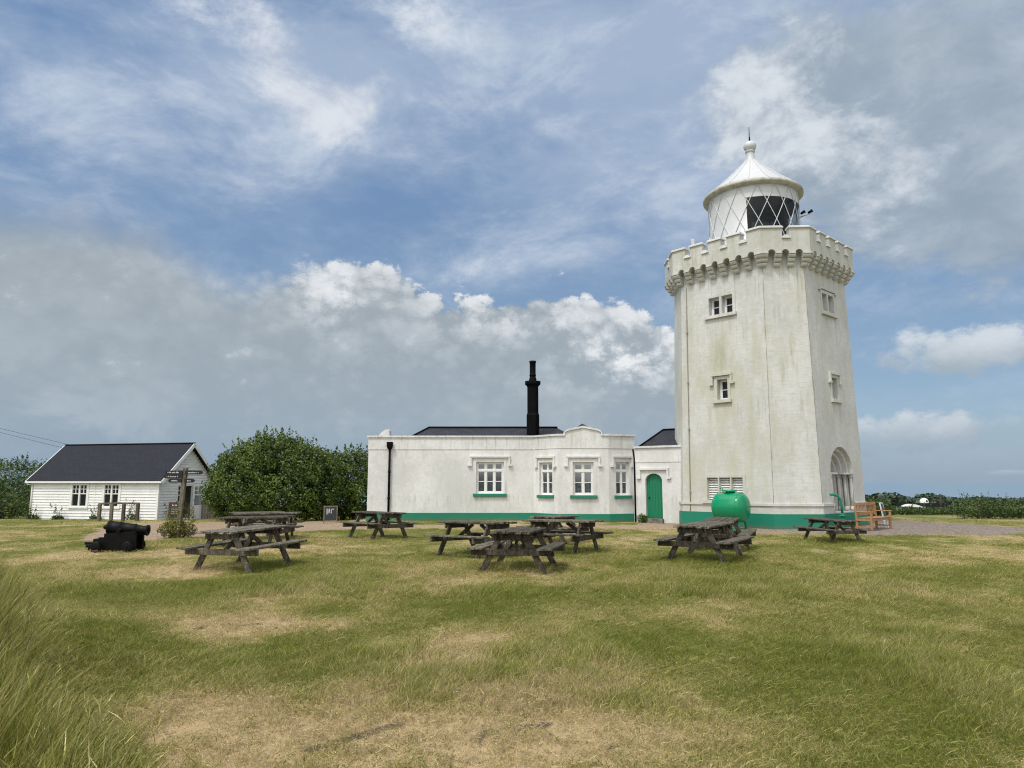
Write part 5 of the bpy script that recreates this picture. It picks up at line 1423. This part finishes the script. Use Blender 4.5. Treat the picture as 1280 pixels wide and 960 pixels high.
crisp = nt.ramp01(az, -27, -13)
dd_ = bnd + (nb_ - .5) * 5.5 + (nf - .5) * 3.6 + (pf - .5) * 2.9 * crisp - el
ba = nt.m('MINIMUM', nt.m('MAXIMUM', dd_ / (5.5 - crisp * 4.75), 0.0), 1.0); ba = nt.ramp01(ba, 0, 1) * nt.ramp01(el - bnd, 3.6, 1.8)
crest = nt.m('EXPONENT', nt.m('MAXIMUM', dd_, 0.0) * -.42) * crisp * nt.ramp01(nf * .4 + nb_ * .25 + pf * .35, .36, .58)
inner = gauss(-14, 14.6, 3.6, 2.2) * .75 + gauss(9.5, 10.0, 4.6, 2.6) * 1.05 + gauss(1, 13.4, 6, 1.8) * .55 + gauss(-24, 16, 4, 2) * .25
shade = nt.ramp01(nb_ * .4 + nf * .4 + pf * .2, .38, .62)
bc = nt.mix(nt.ramp01(el, 1, 17), col(.325, .405, .475), col(.355, .402, .440))
bc = nt.mix(shade * .62, bc, col(.455, .515, .565))
bc = nt.mix(nt.ramp01(nf * .35 + pf * .65, .60, .74) * .38 * nt.ramp01(el, 3, 10), bc, col(.62, .67, .71))
lit = nt.m('MINIMUM', crest * 1.15 + inner * nt.ramp01(nf * .6 + pf * .4, .40, .64), 1.0)
bc = nt.mix(lit, bc, col(.86, .88, .90))
bc = nt.mix(gauss(-31, 3.5, 6, 2.6) * nt.ramp01(nf, .42, .6) * .6, bc, col(.47, .54, .60))
c = nt.mix(ba * .95, c, bc)
# two flat bands of cumulus right of the tower
for (a0, e0, ra, re, th) in ((31.5, 8.9, 7.5, 2.2, .38), (30, 3.4, 9.5, 2.0, .34), (35.2, .6, 2.2, .35, .45)):
    g_ = gauss(a0, e0, ra, re)
    al = nt.ramp01(g_ * 1.0 + (nf - .5) * 1.5 + (pf - .5) * .7 + (nb_ - .5) * .6, th, .85)
    top = nt.ramp01((el - e0) * (1 / re) + (nf - .5) * 2.5, -.8, .9)
    c = nt.mix(al * .9, c, nt.mix(top, col(.38, .45, .51), col(.68, .73, .78)))
# sea haze low down
c = nt.mix(nt.ramp01(el, 6, -.5) * .65, c, col(.265, .368, .495))
# overcast added out of view overhead and behind the camera as fill, brightest sunward
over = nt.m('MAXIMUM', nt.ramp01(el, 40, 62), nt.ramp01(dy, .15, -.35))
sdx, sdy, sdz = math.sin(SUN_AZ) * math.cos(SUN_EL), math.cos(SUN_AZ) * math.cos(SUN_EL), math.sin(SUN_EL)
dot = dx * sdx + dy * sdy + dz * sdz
fill_glow = nt.ramp01(dot, .55, 1.0)
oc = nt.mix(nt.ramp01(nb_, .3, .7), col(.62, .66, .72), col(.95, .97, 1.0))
oc = nt.mix(fill_glow, oc, col(2.3, 2.25, 2.15))
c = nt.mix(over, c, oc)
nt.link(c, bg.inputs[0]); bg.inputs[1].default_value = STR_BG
W.cycles.sampling_method = 'MANUAL'; W.cycles.sample_map_resolution = 512

sl_ = bpy.data.lights.new('sun', 'SUN'); sl_.energy = 2.0; sl_.angle = R(8); sl_.color = (1, .975, .935)
so = bpy.data.objects.new('sun', sl_); COL.objects.link(so)
so.rotation_euler = (-Vector((sdx, sdy, sdz))).to_track_quat('-Z', 'Y').to_euler()
so.location = (-20, -20, 40)

cam = bpy.data.cameras.new('camera'); co_ = bpy.data.objects.new('camera', cam); COL.objects.link(co_)
cam.sensor_width = 36; cam.lens = 36 * 888 / 1280; cam.clip_end = 80000; cam.clip_start = .1
co_.location = (0, 0, 1.6); co_.rotation_euler = (R(90 + 7.877), 0, 0)
S.camera = co_
S.view_settings.view_transform = 'Standard'; S.view_settings.look = 'None'; S.view_settings.exposure = 0.0; S.view_settings.gamma = 1.0
S.view_settings.use_curve_mapping = False
S.cycles.max_bounces = 4; S.cycles.transparent_max_bounces = 8; S.cycles.diffuse_bounces = 2; S.cycles.glossy_bounces = 2; S.cycles.transmission_bounces = 2
S.cycles.use_denoising = True; S.cycles.denoising_prefilter = 'NONE'; S.cycles.filter_width = 1.15
